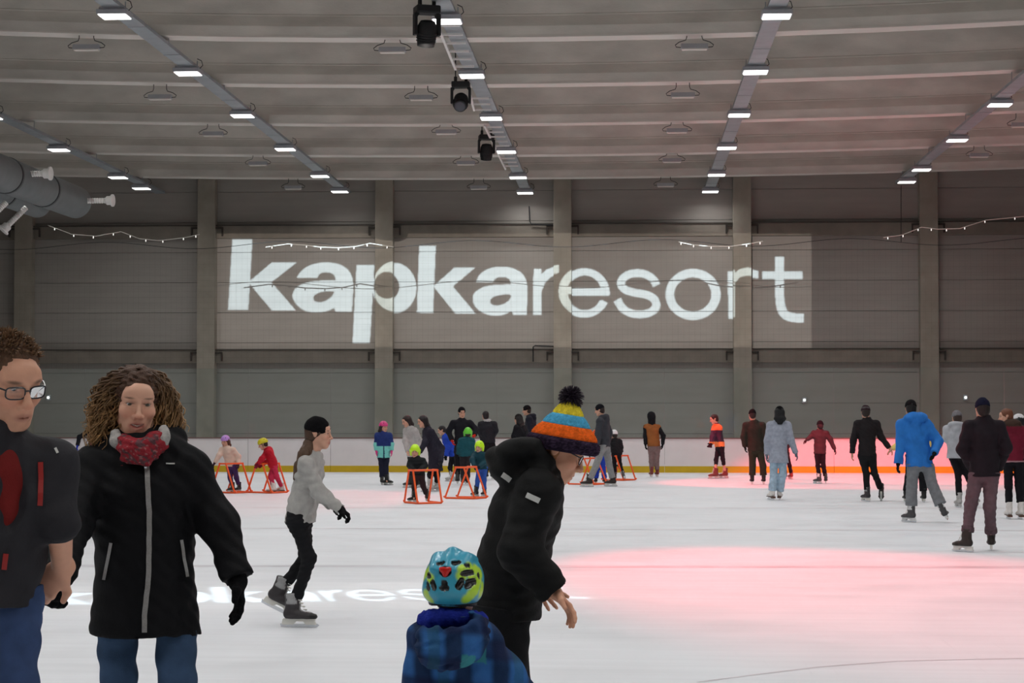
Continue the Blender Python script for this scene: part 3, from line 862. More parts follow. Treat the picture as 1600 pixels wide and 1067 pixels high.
# skin and cloth take their own colour from the mesh, relief from noise
M_SKIN = mat('skin', attr=True, rough=0.5, noise=0.05, nscale=30, bump=0.04, bscale=200, spec=0.35)
M_CLOTH = mat('woven_cloth', attr=True, rough=0.85, noise=0.13, nscale=18, bump=0.25, bscale=160, spec=0.2)
M_NYLON = mat('nylon', attr=True, rough=0.72, noise=0.10, nscale=10, bump=0.18, bscale=70, spec=0.18)
M_KNIT = mat('knit', attr=True, rough=0.95, noise=0.2, nscale=60, bump=0.6, bscale=140, spec=0.1)
M_DENIM = mat('denim', attr=True, rough=0.9, noise=0.22, nscale=14, bump=0.2, bscale=260, spec=0.15)
M_HAIR = mat('hair', attr=True, rough=0.5, noise=0.25, nscale=40, bump=0.5, bscale=120, spec=0.35, stretch=(3, 3, 0.6))
M_SHELL = mat('helmet_shell', attr=True, rough=0.3, noise=0.03, nscale=10, spec=0.5)
M_BOOT = mat('boot_leather', attr=True, rough=0.5, noise=0.12, nscale=25, bump=0.1, bscale=90, spec=0.4)

def part(name, V, Q, mt, root, col, origin):
    if callable(col): c = col(V)
    else: c = np.tile(np.array(col, np.float32), (len(V), 1))
    return link(name, np_mesh(name, V - origin, Q, mt, c), root)

# ---- skates: one mesh set per kind, shared by everyone who wears that kind
SKATES = {}
def skate_meshes(kind):
    if kind in SKATES: return SKATES[kind]
    C = {'black': ((0.012,)*3, (0.02,)*3, srgb(205, 205, 200)), 'hockey': (srgb(52, 48, 50), srgb(150, 150, 150), srgb(222, 220, 212)),
         'white': (srgb(225, 220, 215), srgb(235, 232, 228), srgb(90, 62, 48)), 'brown': (srgb(46, 36, 32), srgb(60, 45, 38), srgb(228, 225, 220)),
         'grey': (srgb(176, 174, 172), srgb(215, 213, 210), srgb(190, 188, 186)), 'red': (srgb(120, 52, 48), srgb(150, 70, 60), srgb(220, 200, 195)),
         'trim': (srgb(70, 68, 70), srgb(225, 225, 225), srgb(222, 222, 222))}[kind]
    S = Sdf()      # local: y forward, z up, blade bottom at z=0, ankle axis at y=0
    S.chain([(0, -0.045, 0.115), (0, 0.05, 0.105), (0, 0.13, 0.095), (0, 0.185, 0.090)], [(0.038, 0.036), (0.044, 0.036), (0.046, 0.030), (0.036, 0.024)], 0.03, u=(1, 0, 0))
    S.chain([(0, -0.02, 0.10), (0, 0.0, 0.19), (0, -0.012, 0.285)], [(0.042, 0.052), (0.044, 0.058), (0.052, 0.066)], 0.03, u=(1, 0, 0), flat=(0, 1))
    S.cap((0, 0.045, 0.285), (0, 0.055, 0.315), (0.03, 0.012), (0.026, 0.010), 0.01, u=(1, 0, 0))
    S.cut((0, 0, 0.072), (0, 0, -1))
    V, Q = S.mesh(0.011)
    c = np.tile(np.array(C[0]), (len(V), 1)); 
    tongue = (V[:, 1] > 0.035) & (np.abs(V[:, 0]) < 0.022) & (V[:, 2] > 0.12); c[tongue] = C[1]
    if kind in ('hockey', 'trim'): c[(V[:, 1] > 0.15)] = srgb(20, 20, 20); c[(np.abs(V[:, 0]) > 0.036) & (V[:, 2] > 0.2)] = C[1]
    boot = np_mesh('boot', V, Q, M_BOOT, c)
    hm = MB()
    if kind in ('white',):
        hm.prism([(-0.085, 0.072), (0.20, 0.072), (0.20, 0.062), (0.09, 0.058), (0.0, 0.05), (-0.02, 0.035), (-0.085, 0.035)], 'x', -0.036, 0.036)
    else:
        hm.prism([(-0.085, 0.072), (0.195, 0.072), (0.185, 0.05), (0.20, 0.024), (0.11, 0.024), (0.09, 0.05), (0.03, 0.05), (0.0, 0.024), (-0.095, 0.024), (-0.09, 0.05)], 'x', -0.017, 0.017)
    holder = hm.mesh('blade_holder', mat('holder_' + kind, C[2], 0.5, noise=0.04))
    bm_ = MB(); bm_.prism([(-0.11, 0.03), (0.21, 0.03), (0.225, 0.018), (0.205, 0.004), (0.15, 0.0), (-0.05, 0.0), (-0.105, 0.004)], 'x', -0.0025, 0.0025)
    if kind == 'white':
        bm_.box((-0.002, -0.06, 0.02), (0.002, -0.02, 0.06)); bm_.box((-0.002, 0.12, 0.02), (0.002, 0.19, 0.07))
    blade = bm_.mesh('blade', M_STEEL)
    lm = MB()
    for i in range(6):
        t = i / 5; z = 0.145 + 0.13 * t; y = 0.075 - 0.025 * t if z > 0.16 else 0.095
        y = 0.062 + (0.05 * (1 - t) ** 2)
        lm.tube([(-0.032, y - 0.018, z - 0.004), (-0.012, y + 0.004, z), (0.012, y + 0.004, z + 0.006), (0.032, y - 0.018, z + 0.01)], 0.0045, 5)
    laces = lm.mesh('laces', mat('lace_' + kind, srgb(230, 228, 220) if kind != 'black' else srgb(120, 118, 112), 0.8, noise=0.05), True)
    SKATES[kind] = (boot, holder, blade, laces)
    return SKATES[kind]
def add_skate(root, origin, ankle, fwd, up, fs, kind):
    "ankle = boot ankle axis 0.13*fs above the blade bottom"
    up = nrm(up); f = np.asarray(fwd, float); f = nrm(f - up * (f @ up)); rx = np.cross(f, up)
    base = np.asarray(ankle) - up * 0.15 * fs
    M = Matrix(((rx[0], f[0], up[0], 0), (rx[1], f[1], up[1], 0), (rx[2], f[2], up[2], 0), (0, 0, 0, 1)))
    e = link('skate', skate_meshes(kind)[0], root)
    e.matrix_local = Matrix.Translation(Vector(base - origin)) @ M @ Matrix.Scale(fs, 4)
    for nm, me in zip(('blade_holder', 'blade', 'laces'), skate_meshes(kind)[1:]): link(nm, me, e)
    return e

def hand_prims(S, wr, d, n, thumb, sc, infl=0.0, curl=0.5, k=0.008, spread=0.0, thumb_out=0.75):
    "palm, four unequal bent fingers and a thumb from the side of the palm"
    d = nrm(d); n = perp_to(n, d); c = np.cross(d, n) * thumb
    P = lambda a, b, e: wr + (d * a + c * b + n * e) * sc
    S.cap(wr - d * 0.02 * sc, P(0.02, 0, 0), (0.029 * sc + infl, 0.021 * sc + infl), (0.034 * sc + infl, 0.017 * sc + infl), 0.015, u=c)
    S.cap(P(0.02, 0, 0), P(0.082, 0.002, 0), (0.034 * sc + infl, 0.016 * sc + infl), (0.040 * sc + infl, 0.013 * sc + infl), 0.012, u=c)
    for i, (off, ln, rr) in enumerate(((-0.031, 0.056, 0.0078), (-0.0105, 0.071, 0.0088), (0.0105, 0.078, 0.0092), (0.031, 0.070, 0.0090))):
        base = P(0.080, off, 0.0); cu = curl * (1.1 - 0.1 * i); sp = spread * (i - 1.5)
        d1 = nrm(d * math.cos(cu * 0.7) + n * math.sin(cu * 0.7) + c * sp); d2 = nrm(d * math.cos(cu * 1.7) + n * math.sin(cu * 1.7) + c * sp); d3 = nrm(d * math.cos(cu * 2.4) + n * math.sin(cu * 2.4) + c * sp)
        p1 = base + d1 * ln * 0.5 * sc; p2 = p1 + d2 * ln * 0.32 * sc; p3 = p2 + d3 * ln * 0.24 * sc
        r = rr * sc + infl
        S.cap(base, p1, r * 1.05, r, k); S.cap(p1, p2, r, r * 0.93, k * 0.5); S.cap(p2, p3, r * 0.93, r * 0.8, k * 0.5)
    tb = P(0.022, 0.028, 0.006); t1 = nrm(d * 0.7 + c * thumb_out + n * 0.35); t2 = nrm(d * 0.95 + c * 0.35 * thumb_out + n * 0.3)
    p1 = tb + t1 * 0.040 * sc; p2 = p1 + t2 * 0.034 * sc
    S.cap(tb, p1, 0.0135 * sc + infl, 0.0115 * sc + infl, k * 1.5); S.cap(p1, p2, 0.0115 * sc + infl, 0.009 * sc + infl, k)

def rotm(axis, a):
    return np.array(Matrix.Rotation(a, 3, Vector(axis)))
class Head:
    "local frame of a head: x = its side, f = where it looks, u = up"
    def __init__(s, c, phi, tilt, roll, sc):
        ph = math.radians(phi)
        f = np.array([math.sin(ph), -math.cos(ph), 0.0]); x = np.array([math.cos(ph), math.sin(ph), 0.0]); u = np.array([0, 0, 1.0])
        # tilt>0 = nods down
        R = rotm(x, math.radians(tilt)); f2 = R @ f; u2 = R @ u
        if f2[2] > 0 and tilt > 0 or f2[2] < 0 and tilt < 0: R = rotm(x, -math.radians(tilt)); f2 = R @ f; u2 = R @ u
        R = rotm(f2, math.radians(roll)); s.x = R @ x; s.f = f2; s.u = R @ u2; s.c = np.array(c, float); s.s = sc
        s.R = np.array([s.x, s.f, s.u])
    def __call__(s, x, f, u): return s.c + (s.x * x + s.f * f + s.u * u) * s.s
    def loc(s, V): return ((V - s.c) @ s.R.T) / s.s
    def e(s, S, p, r, k=0.02, op='u'): S.ell(s(*p), np.array(r) * s.s, s.R, k * s.s, op)
    def cp(s, S, p, q, ra, rb=None, k=0.02, op='u', u=None, flat=(0, 0)):
        m = lambda r: None if r is None else (r * s.s if np.isscalar(r) else tuple(i * s.s for i in r))
        S.cap(s(*p), s(*q), m(ra), m(rb), k * s.s, op, s.x if u is None else u, flat)
def head_prims(S, H, detail=False, smile=False, female=False):
    H.e(S, (0, -0.012, 0.035), (0.074, 0.095, 0.086))
    H.e(S, (0, 0.038, -0.035), (0.058 if not female else 0.053, 0.058, 0.077), 0.04)
    H.e(S, (0, 0.069, -0.097), (0.025 if not female else 0.020, 0.021, 0.019), 0.035)
    H.e(S, (0, 0.076, 0.045), (0.05, 0.022, 0.03), 0.03)
    for q in (-1, 1):
        H.e(S, (q * (0.040 if smile else 0.037), 0.067, -0.020), (0.025, 0.025, 0.023), 0.022)
        H.cp(S, (q * (0.048 if not female else 0.042), 0.028, -0.058), (q * 0.020, 0.066, -0.094), 0.018 if not female else 0.015, 0.015, 0.03)
        H.e(S, (q * 0.076, -0.008, 0.002), (0.009, 0.017, 0.030), 0.008)
        H.e(S, (q * 0.078, -0.014, 0.014), (0.007, 0.020, 0.018), 0.008)
    ns_ = 0.82 if female else 1.0
    H.cp(S, (0, 0.095, 0.018), (0, 0.116, -0.026), 0.0080 * ns_, 0.0115 * ns_, 0.014)
    H.e(S, (0, 0.118, -0.028), (0.0125 * ns_, 0.012 * ns_, 0.0105 * ns_), 0.010)
    if detail:
        for q in (-1, 1):
            H.e(S, (q * 0.032, 0.102, 0.010), (0.020, 0.016, 0.012), 0.014, 's')
            H.e(S, (q * 0.014, 0.104, -0.033), (0.008, 0.010, 0.008), 0.006)
            br_ = 0.0042 if female else 0.007
            H.cp(S, (q * 0.018, 0.0915, 0.030), (q * 0.050, 0.074, 0.029), br_, br_ * 0.85, 0.014)
            lw = 0.0
            for P3_, r3_ in (([(0.0155, 0.0835, 0.0115), (0.024, 0.0895, 0.0192), (0.036, 0.0885, 0.0190), (0.0475, 0.076, 0.0115)], 0.0054), ([(0.0155, 0.0825, 0.0085), (0.026, 0.0885, 0.0015), (0.037, 0.0865, 0.0022), (0.0475, 0.0755, 0.0085)], 0.0046)):
                for a3, b3 in zip(P3_[:-1], P3_[1:]): fe_ = 1.22 if female else 1.0; zc_ = 0.0100; H.cp(S, (q * a3[0], a3[1], zc_ + (a3[2] - zc_) * fe_), (q * b3[0], b3[1], zc_ + (b3[2] - zc_) * fe_), r3_, r3_, 0.004)
        if smile:
            H.e(S, (0, 0.088, -0.064), (0.032, 0.013, 0.024), 0.02)
            for P4_ in ([(0.030, 0.084, -0.0525, 0.0032), (0.015, 0.0965, -0.0590, 0.0046), (0, 0.1000, -0.0605, 0.0050)], [(0.030, 0.084, -0.0535, 0.0032), (0.016, 0.0945, -0.0715, 0.0050), (0, 0.0975, -0.0775, 0.0060)]):
                for q in (-1, 1):
                    for a4, b4 in zip(P4_[:-1], P4_[1:]): H.cp(S, (q * a4[0], a4[1], a4[2]), (q * b4[0], b4[1], b4[2]), a4[3], b4[3], 0.004)
            for q in (-1, 1):
                H.cp(S, (0, 0.102, -0.0685), (q * 0.015, 0.099, -0.0650), 0.0058, 0.0046, 0.002, 's'); H.cp(S, (q * 0.015, 0.099, -0.0650), (q * 0.025, 0.092, -0.0560), 0.0046, 0.0018, 0.002, 's')
        else:
            H.e(S, (0, 0.090, -0.062), (0.030, 0.016, 0.022), 0.02)
            for q in (-1, 1):
                H.cp(S, (q * 0.021, 0.090, -0.060), (0, 0.101, -0.0605), 0.0045, 0.0058, 0.006)
                H.cp(S, (q * 0.017, 0.090, -0.071), (0, 0.098, -0.0735), 0.0045, 0.0062, 0.006)
            H.e(S, (0, 0.106, -0.067), (0.022, 0.010, 0.0018), 0.002, 's')
    else:
        for q in (-1, 1): H.e(S, (q * 0.032, 0.100, 0.010), (0.018, 0.014, 0.011), 0.012, 's')
def blob(L, p, r):
    return np.exp(-((((L - np.array(p)) / np.array(r)) ** 2).sum(1)) ** 2)
def paint_face(V, H, skin, hair, detail, female=False, brows=True):
    L = H.loc(V); c = np.tile(np.array(skin, float), (len(V), 1))
    near = (np.linalg.norm(L, axis=1) < 0.2)
    def mixc(wt, col): 
        nonlocal c
        wt = (wt * near)[:, None]; c = c * (1 - wt) + np.array(col) * wt
    sk = np.array(skin)
    for q in (-1, 1):
        mixc(0.35 * blob(L, (q * 0.04, 0.075, -0.025), (0.03, 0.04, 0.022)), sk * np.array([1.05, 0.72, 0.68]))
        if brows: mixc(0.8 * blob(L, (q * 0.034, 0.090, 0.031 + (0.002 if female else 0)), (0.019, 0.022, 0.0036 if female else 0.0055)), np.array(hair) * 0.8)
        if not detail: mixc(0.95 * blob(L, (q * 0.032, 0.09, 0.009), (0.014, 0.025, 0.009)), (0.03, 0.02, 0.018))
        else:
            mixc(0.85 * blob(L, (q * 0.0315, 0.092, 0.0128), (0.0165, 0.02, 0.0026)), (0.03, 0.02, 0.018)); mixc(0.35 * blob(L, (q * 0.0315, 0.09, 0.019), (0.019, 0.02, 0.006)), sk * 0.5); mixc(0.4 * blob(L, (q * 0.0315, 0.09, 0.004), (0.017, 0.02, 0.0025)), sk * 0.4)
    mixc(0.5 * blob(L, (0, 0.117, -0.03), (0.014, 0.02, 0.012)), sk * np.array([1.02, 0.7, 0.66]))
    lip = srgb(188, 100, 94) if female else srgb(150, 88, 80)
    mixc((0.85 if female or not detail else 0.6) * blob(L, (0, 0.098, -0.067), ((0.030 if detail and female else 0.028), 0.03, (0.0120 if detail and female else 0.0115))), lip)
    if detail: mixc(0.9 * blob(L, (0, 0.088, -0.0665), (0.02, 0.010, 0.004)), (0.08, 0.02, 0.02))
    return c
SKIN = srgb(206, 158, 134)
# ---------------------------------------------------------------- the person builder
def person(label, Y, phi, head, neck, pelvis, el, wr, kn, an, H=1.75, hs=1.0, look=None, tilt=8, roll=0,
           top=None, pants=None, hat=None, hair=None, gloves=None, skates='black', vox=0.0125, skin=SKIN, shw=None, hipw=None,
           toe=None, footup=None, scarf=None, vest=None, group='skaters on the far ice', hand_n=None, extra=None, sleeve_end=None,
           detail=False, smile=False, female=False, curl=(0.5, 0.5), face_hair=(0.03, 0.02, 0.012), hand_d=None, bare=None, spread=0.0, handk=1.0):
    """joints as (px, py[, extra depth]) of the photograph at depth Y; a-limb = image left (or near), b-limb = the other"""
    s = H / 1.78; fs = min(1.0, 0.28 + 0.72 * s)
    pt = lambda q: W(q[0], q[1], Y + (q[2] if len(q) > 2 else 0))
    ph = math.radians(phi); fw = np.array([math.sin(ph), -math.cos(ph), 0.0])
    u = np.array([math.cos(ph), math.sin(ph), 0.0])
    if u[0] < -1e-3 or (abs(u[0]) <= 1e-3 and u[1] < 0): u = -u
    hc, nk, pv = pt(head), pt(neck), pt(pelvis)
    sw = (shw or 0.175 * s); hw = (hipw or 0.085 * s)
    spine = nrm(nk - pv)
    shd = nk - spine * 0.075 * s
    sh = [shd - u * sw, shd + u * sw]
    hip = [pv - u * hw, pv + u * hw]
    ank = []
    for i, q in enumerate(an):
        if q[1] is None:
            dy = q[2] if len(q) > 2 else 0
            g = W(q[0], 700, Y + dy); ank.append(np.array([g[0], Y + dy, 0.15 * fs]))
        else: ank.append(pt(q))
    def joint(lst, i, a, b, bend, default):
        if lst is None or lst[i] is None: return default
        return pt(lst[i])
    EL = [joint(el, i, 0, 0, 0, sh[i] + np.array([0, 0, -0.28 * s]) + (u * 0.05 * (1 if i else -1))) for i in range(2)]
    WR = [joint(wr, i, 0, 0, 0, EL[i] + np.array([0, 0, -0.24 * s]) + fw * 0.05) for i in range(2)]
    KN = [joint(kn, i, 0, 0, 0, (hip[i] + ank[i]) / 2 + fw * 0.04 * s) for i in range(2)]
    origin = np.array([pv[0], Y, 0.0])
    root = empty('person', tuple(origin)); tag(root, label, 'person', group)
    Hd = Head(hc, look if look is not None else phi, tilt, roll, hs)
    out = {'root': root, 'H': Hd, 'sh': sh, 'hip': hip, 'EL': EL, 'WR': WR, 'KN': KN, 'AN': ank, 'origin': origin, 'spine': spine, 'u': u, 'fw': fw, 'nk': nk, 'pv': pv, 's': s}
    # ---- body: one continuous figure
    B = Sdf()
    ch = nk - spine * 0.18 * s; ws = pv + spine * 0.14 * s
    B.cap(nk - spine * 0.03 * s, sh[0], 0.05 * s, 0.048 * s, k=0.03); B.cap(nk - spine * 0.03 * s, sh[1], 0.05 * s, 0.048 * s, k=0.03)
    B.cap(ch, ws, (0.145 * s, 0.10 * s), (0.125 * s, 0.09 * s), 0.05, u=u)
    B.cap(ws, pv, (0.12 * s, 0.085 * s), (0.125 * s, 0.09 * s), 0.05, u=u)
    B.cap(hc - Hd.u * 0.05 * hs - Hd.f * 0.015 * hs, nk - spine * 0.04 * s, 0.052 * hs, 0.058 * s, 0.03)
    for i in range(2):
        B.chain([sh[i], EL[i], WR[i]], [0.046 * s, 0.037 * s, 0.026 * s], 0.03)
        B.chain([hip[i], KN[i], ank[i]], [0.062 * s, 0.043 * s, 0.032 * s], 0.03)
        ft = nrm(np.array([fw[0], fw[1], 0])); B.cap(ank[i] - np.array([0, 0, 0.03 * fs]), ank[i] + ft * 0.10 * fs - np.array([0, 0, 0.05 * fs]), 0.028 * fs, 0.02 * fs, 0.02)
    hd_dir = []; hn = []
    for i in range(2):
        d = nrm(WR[i] - EL[i]) if hand_d is None or hand_d[i] is None else nrm(hand_d[i])
        d = nrm(d); n = (u * (1 if i == 0 else -1)) if hand_n is None or hand_n[i] is None else np.array(hand_n[i], float)
        hd_dir.append(d); hn.append(n)
    def thumb_sign(i):
        d, n = hd_dir[i], perp_to(hn[i], hd_dir[i]); c = np.cross(d, n)
        return 1.0 if c @ (fw + np.array([0, 0, 0.2])) >= 0 else -1.0
    hsz = (0.5 * s + 0.5 * hs * 0.95) * handk
    if not detail:
        head_prims(B, Hd, False)
        for i in range(2): hand_prims(B, WR[i], hd_dir[i], hn[i], thumb_sign(i), hsz, 0.0015, curl[i], spread=spread)
        V, Q = B.mesh(vox * 0.95)
    else:
        parts_ = [B.mesh(vox)]
        S2 = Sdf(); head_prims(S2, Hd, True, smile, female)
        S2.cap(hc - Hd.u * 0.05 * hs - Hd.f * 0.015 * hs, nk - spine * 0.02 * s, 0.054 * hs, 0.060 * s, 0.03)
        parts_.append(S2.mesh(0.0034))
        for i in range(2):
            S3 = Sdf(); S3.cap(WR[i] - nrm(WR[i] - EL[i]) * 0.10, WR[i], 0.032 * s, 0.027 * s, 0.02); hand_prims(S3, WR[i], hd_dir[i], hn[i], thumb_sign(i), hsz, 0.0, curl[i], spread=spread)
            parts_.append(S3.mesh(0.0038))
        V, Q = merge(parts_)
    body = link('body', np_mesh('body', V - origin, Q, M_SKIN, paint_face(V, Hd, skin, face_hair, detail, female)), root)
    # ---- trousers
    pc = pants or {}
    bulk = pc.get('bulk', 0.016) * 0.6
    S = Sdf()
    S.cap(pv + spine * 0.12 * s, pv, (0.135 * s + bulk, 0.095 * s + bulk), (0.155 * s + bulk, 0.11 * s + bulk), 0.04, u=u)
    for i in range(2):
        a_ = ank[i] + nrm(KN[i] - ank[i]) * pc.get('cuff', 0.07) * s
        cr = pc.get('hemr', 0.052)
        S.chain([hip[i], KN[i], a_], [0.080 * s + bulk, 0.054 * s + bulk, cr * s + bulk], 0.035, flat=(0, 1))
    if top and 'hem' in top: S.cut((0, 0, W(pelvis[0], top['hem'], Y)[2] + pc.get('rise', 0.05)), (0, 0, 1))
    V, Q = S.mesh(pc.get('vox', vox), wrinkle(0.0045 if vox > 0.009 else 0.0055, 28, int(abs(pelvis[0])) % 97, (1, 1, 1.4)))
    part('trousers', V, Q, pc.get('mat', M_CLOTH), root, pc.get('col', (0.02,) * 3), origin)
    # ---- upper garment
    def garment(t, name, sleeves=True, infl=0.0):
        bulk = t.get('bulk', 0.024) * 0.85 + infl; S = Sdf()
        hz = W(pelvis[0], t['hem'], Y)[2] if 'hem' in t else pv[2] - 0.06 * s
        hemp = pv + np.array([0, 0, -1.0]) * max(0.02, (pv[2] - hz)) 
        hwd = t.get('hemw', 0.165) * s; fl = t.get('hemd', 0.115) * s
        wst = t.get('waist', 0.13) * s; cw = t.get('chest', 0.15) * s
        for i in range(2): S.cap(nk - spine * 0.045 * s, sh[i], 0.046 * s + bulk * 0.8, 0.046 * s + bulk * 0.8, k=0.04)
        S.cap(nk - spine * 0.02 * s, shd - spine * 0.06, (0.07 * s + bulk, 0.065 * s + bulk), (0.12 * s + bulk, 0.085 * s + bulk), 0.05, u=u)
        S.cap(ch, ws, (cw + bulk, 0.105 * s + bulk), (wst + bulk, 0.095 * s + bulk), 0.05, u=u)
        S.cap(ws, hemp + np.array([0, 0, -0.05]), (wst + bulk, 0.095 * s + bulk), (hwd + bulk, fl + bulk), 0.05, u=u)
        S.cap(nk - spine * 0.04 * s, nk + spine * t.get('collar', 0.035) * s + Hd.f * 0.005, 0.062 * s + bulk * 0.6, 0.058 * s + bulk * 0.5, 0.03, flat=(0, 1))
        if sleeves:
            sr = t.get('sleeve', (0.052, 0.047, 0.040))
            for i in range(2):
                e = (sleeve_end or (1, 1))[i]
                end = WR[i] if e == 1 else EL[i] + (WR[i] - EL[i]) * e
                S.chain([sh[i], EL[i], end], [sr[0] * s + bulk, sr[1] * s + bulk * 0.8, sr[2] * s + bulk * 0.6], 0.04, flat=(0, 1))
        else:
            for i in range(2): S.cap(sh[i] + u * (0.02 if i == 0 else -0.02), sh[i] + (EL[i] - sh[i]) * 0.12, 0.046 * s + bulk * 0.7, 0.044 * s + bulk * 0.7, 0.03, flat=(0, 1))
        S.cut((0, 0, hz), (0, 0, -1))
        hd = t.get('hood')
        if hd == 'down':
            hb = nk - fw * 0.07 * s; k = t.get('hoodsize', 1.0) * s
            for a in np.linspace(-1.15, 1.15, 5):
                S.ell(nk + (-fw * math.cos(a) * 0.095 + u * math.sin(a) * 0.10) * k + spine * (0.015 + 0.02 * math.cos(a)), np.array([0.05, 0.05, 0.042]) * k + bulk * 0.3, None, 0.03)
            S.ell(nk - fw * 0.10 * k - spine * 0.05 * k, np.array([0.085, 0.06, 0.07]) * k, np.array([u, fw, spine]), 0.03)
        if t.get('extra'): t['extra'](S, out)
        V, Q = S.mesh(t.get('vox', vox), wrinkle(t.get('wr', 0.005), t.get('wf', 24), int(abs(pelvis[0])) % 89 + 3, (1, 1, 1.3)))
        col = t.get('col', (0.02,) * 3)
        if t.get('colfn'): col = lambda V_: t['colfn'](V_, out)
        o = part(name, V, Q, t.get('mat', M_NYLON), root, col, origin)
        return o
    t = top or {}
    out['jacket'] = garment(t, t.get('name', 'jacket'))
    if vest: garment(vest, 'vest', False, 0.012)
    # ---- gloves
    if gloves is not None:
        for i in range(2):
            gc = gloves[i] if isinstance(gloves, list) else gloves
            if gc is None: continue
            S = Sdf(); hand_prims(S, WR[i], hd_dir[i], hn[i], thumb_sign(i), hsz, 0.004 if vox > 0.008 else 0.003, curl[i], spread=spread)
            S.cap(WR[i] - nrm(WR[i] - EL[i]) * 0.05, WR[i] + hd_dir[i] * 0.01, 0.034 * s, 0.033 * s, 0.012)
            V, Q = S.mesh(vox * 0.75 if vox > 0.008 else 0.0042)
            part('glove', V, Q, M_KNIT, root, gc, origin)
    # ---- skates
    for i in range(2):
        f = fw if toe is None or toe[i] is None else np.array([math.sin(math.radians(toe[i])), -math.cos(math.radians(toe[i])), 0])
        up = np.array([0, 0, 1.0])
        if footup and footup[i] is not None: up = np.array(footup[i], float); 
        add_skate(root, origin, ank[i], f, up, fs, skates)
    # ---- hair and headwear
    hv = vox * 0.8
    if hair is None and hat and hat[0] in ('beanie', 'helmet'): hair = ('short', srgb(44, 34, 30))
    if hair and hair[0] != 'none':
        hk, hcol = hair[0], hair[1]
        S = Sdf(); Hd.e(S, (0, -0.016, 0.040), (0.083, 0.104, 0.092)); Hd.e(S, (0, -0.05, -0.02), (0.075, 0.06, 0.075), 0.03)
        if hk in ('long', 'wavy'):
            ln = hair[2] if len(hair) > 2 else 0.30
            wv = 0.012 if hk == 'wavy' else 0.0
            Hd.cp(S, (0, -0.055, 0.03), (0, -0.075, -0.11), (0.085, 0.055), (0.088 + wv, 0.05), 0.04)
            b0 = Hd(0, -0.075, -0.11); S.cap(b0, b0 - np.array([0, 0, max(0.01, ln - 0.11)]) * hs - fw * 0.015, ((0.085 + wv) * hs, 0.045 * hs), (0.06 * hs, 0.028 * hs), 0.04, u=Hd.x)
            for q in (-1, 1): Hd.cp(S, (q * 0.075, -0.01, 0.04), (q * 0.084, 0.0, -0.13), 0.022, 0.018, 0.03)
        if hk == 'pony':
            Hd.cp(S, (0, -0.10, 0.03), (0, -0.13, -0.02), 0.03, 0.028, 0.02)
            b0 = Hd(0, -0.13, -0.02); S.chain([b0, b0 + np.array([0, 0, -0.12]) - fw * 0.02, b0 + np.array([0, 0, -0.24]) + fw * 0.01], [0.026, 0.028, 0.010], 0.02)
        Hd.e(S, (0, 0.10, -0.035), (0.066, 0.082, 0.085), 0.015, 's')
        V, Q = S.mesh(hv, wrinkle(0.003, 70, 5, (1, 1, 0.4)))
        part('hair', V, Q, M_HAIR, root, hcol, origin)
    if hat:
        hk, c1 = hat[0], np.array(hat[1]); c2 = np.array(hat[2]) if len(hat) > 2 else c1
        S = Sdf()
        if hk == 'beanie':
            Hd.e(S, (0, -0.014, 0.048), (0.087, 0.107, 0.100)); 
            Hd.cp(S, (0, -0.012, 0.018), (0, -0.012, 0.052), (0.088, 0.109), (0.090, 0.111), 0.006, flat=(1, 1))
            S.cut(Hd(0, 0, 0.012), -Hd.u + Hd.f * -0.18)
            def colf(V_):
                L = Hd.loc(V_); cc = np.tile(c1, (len(V_), 1)).astype(float)
                if len(hat) > 2: cc[(np.floor((L[:, 2] - 0.0) / 0.034).astype(int) % 2) == 1] = c2
                return cc
            V, Q = S.mesh(hv, wrinkle(0.0025, 60, 9)); part('beanie', V, Q, M_KNIT, root, colf, origin)
        elif hk == 'hood':
            Hd.e(S, (0, -0.025, 0.035), (0.105, 0.12, 0.115)); S.cap(Hd(0, -0.03, -0.03), nk, 0.10 * hs, 0.10 * hs, 0.05)
            Hd.e(S, (0, 0.12, -0.01), (0.075, 0.10, 0.10), 0.01, 's')
            V, Q = S.mesh(hv, wrinkle(0.004, 40, 9)); part('hood', V, Q, M_CLOTH, root, c1, origin)
        elif hk == 'helmet':
            Hd.e(S, (0, -0.012, 0.045), (0.098, 0.125, 0.105)); Hd.e(S, (0, -0.05, 0.0), (0.09, 0.085, 0.06), 0.03)
            S.cut(Hd(0, 0, 0.018 if len(hat) < 4 else -0.02), -Hd.u + Hd.f * 0.14)
            for q in (-0.055, 0, 0.055):
                for f_ in (-0.06, 0.03): Hd.cp(S, (q, f_ - 0.02, 0.15 - abs(q)), (q, f_ + 0.02, 0.15 - abs(q)), 0.011, k=0.004, op='s')
            if len(hat) > 3:      # full-face ski style: covers the ears
                for q in (-1, 1): Hd.cp(S, (q * 0.085, -0.01, 0.02), (q * 0.078, 0.0, -0.07), (0.035, 0.035), (0.03, 0.03), 0.02)
                Hd.e(S, (0, 0.115, -0.045), (0.062, 0.09, 0.085), 0.01, 's')
            V, Q = S.mesh(hv); o = part('helmet', V, Q, M_SHELL, root, c1, origin)
            m = MB()
            for q in (-1, 1): m.tube([Hd(q * 0.088, 0.01, 0.02) - origin, Hd(q * 0.07, 0.02, -0.06) - origin, Hd(0, 0.06, -0.118) - origin], 0.006 * hs, 5)
            m.build('chin_strap', M_BLACK, o)
            S = Sdf(); Hd.e(S, (0, -0.012, 0.042), (0.088, 0.112, 0.092)); S.cut(Hd(0, 0, 0.015), -Hd.u + Hd.f * 0.14)
            V, Q = S.mesh(hv); part('helmet_liner', V, Q, M_CLOTH, o, (0.012,) * 3, origin)
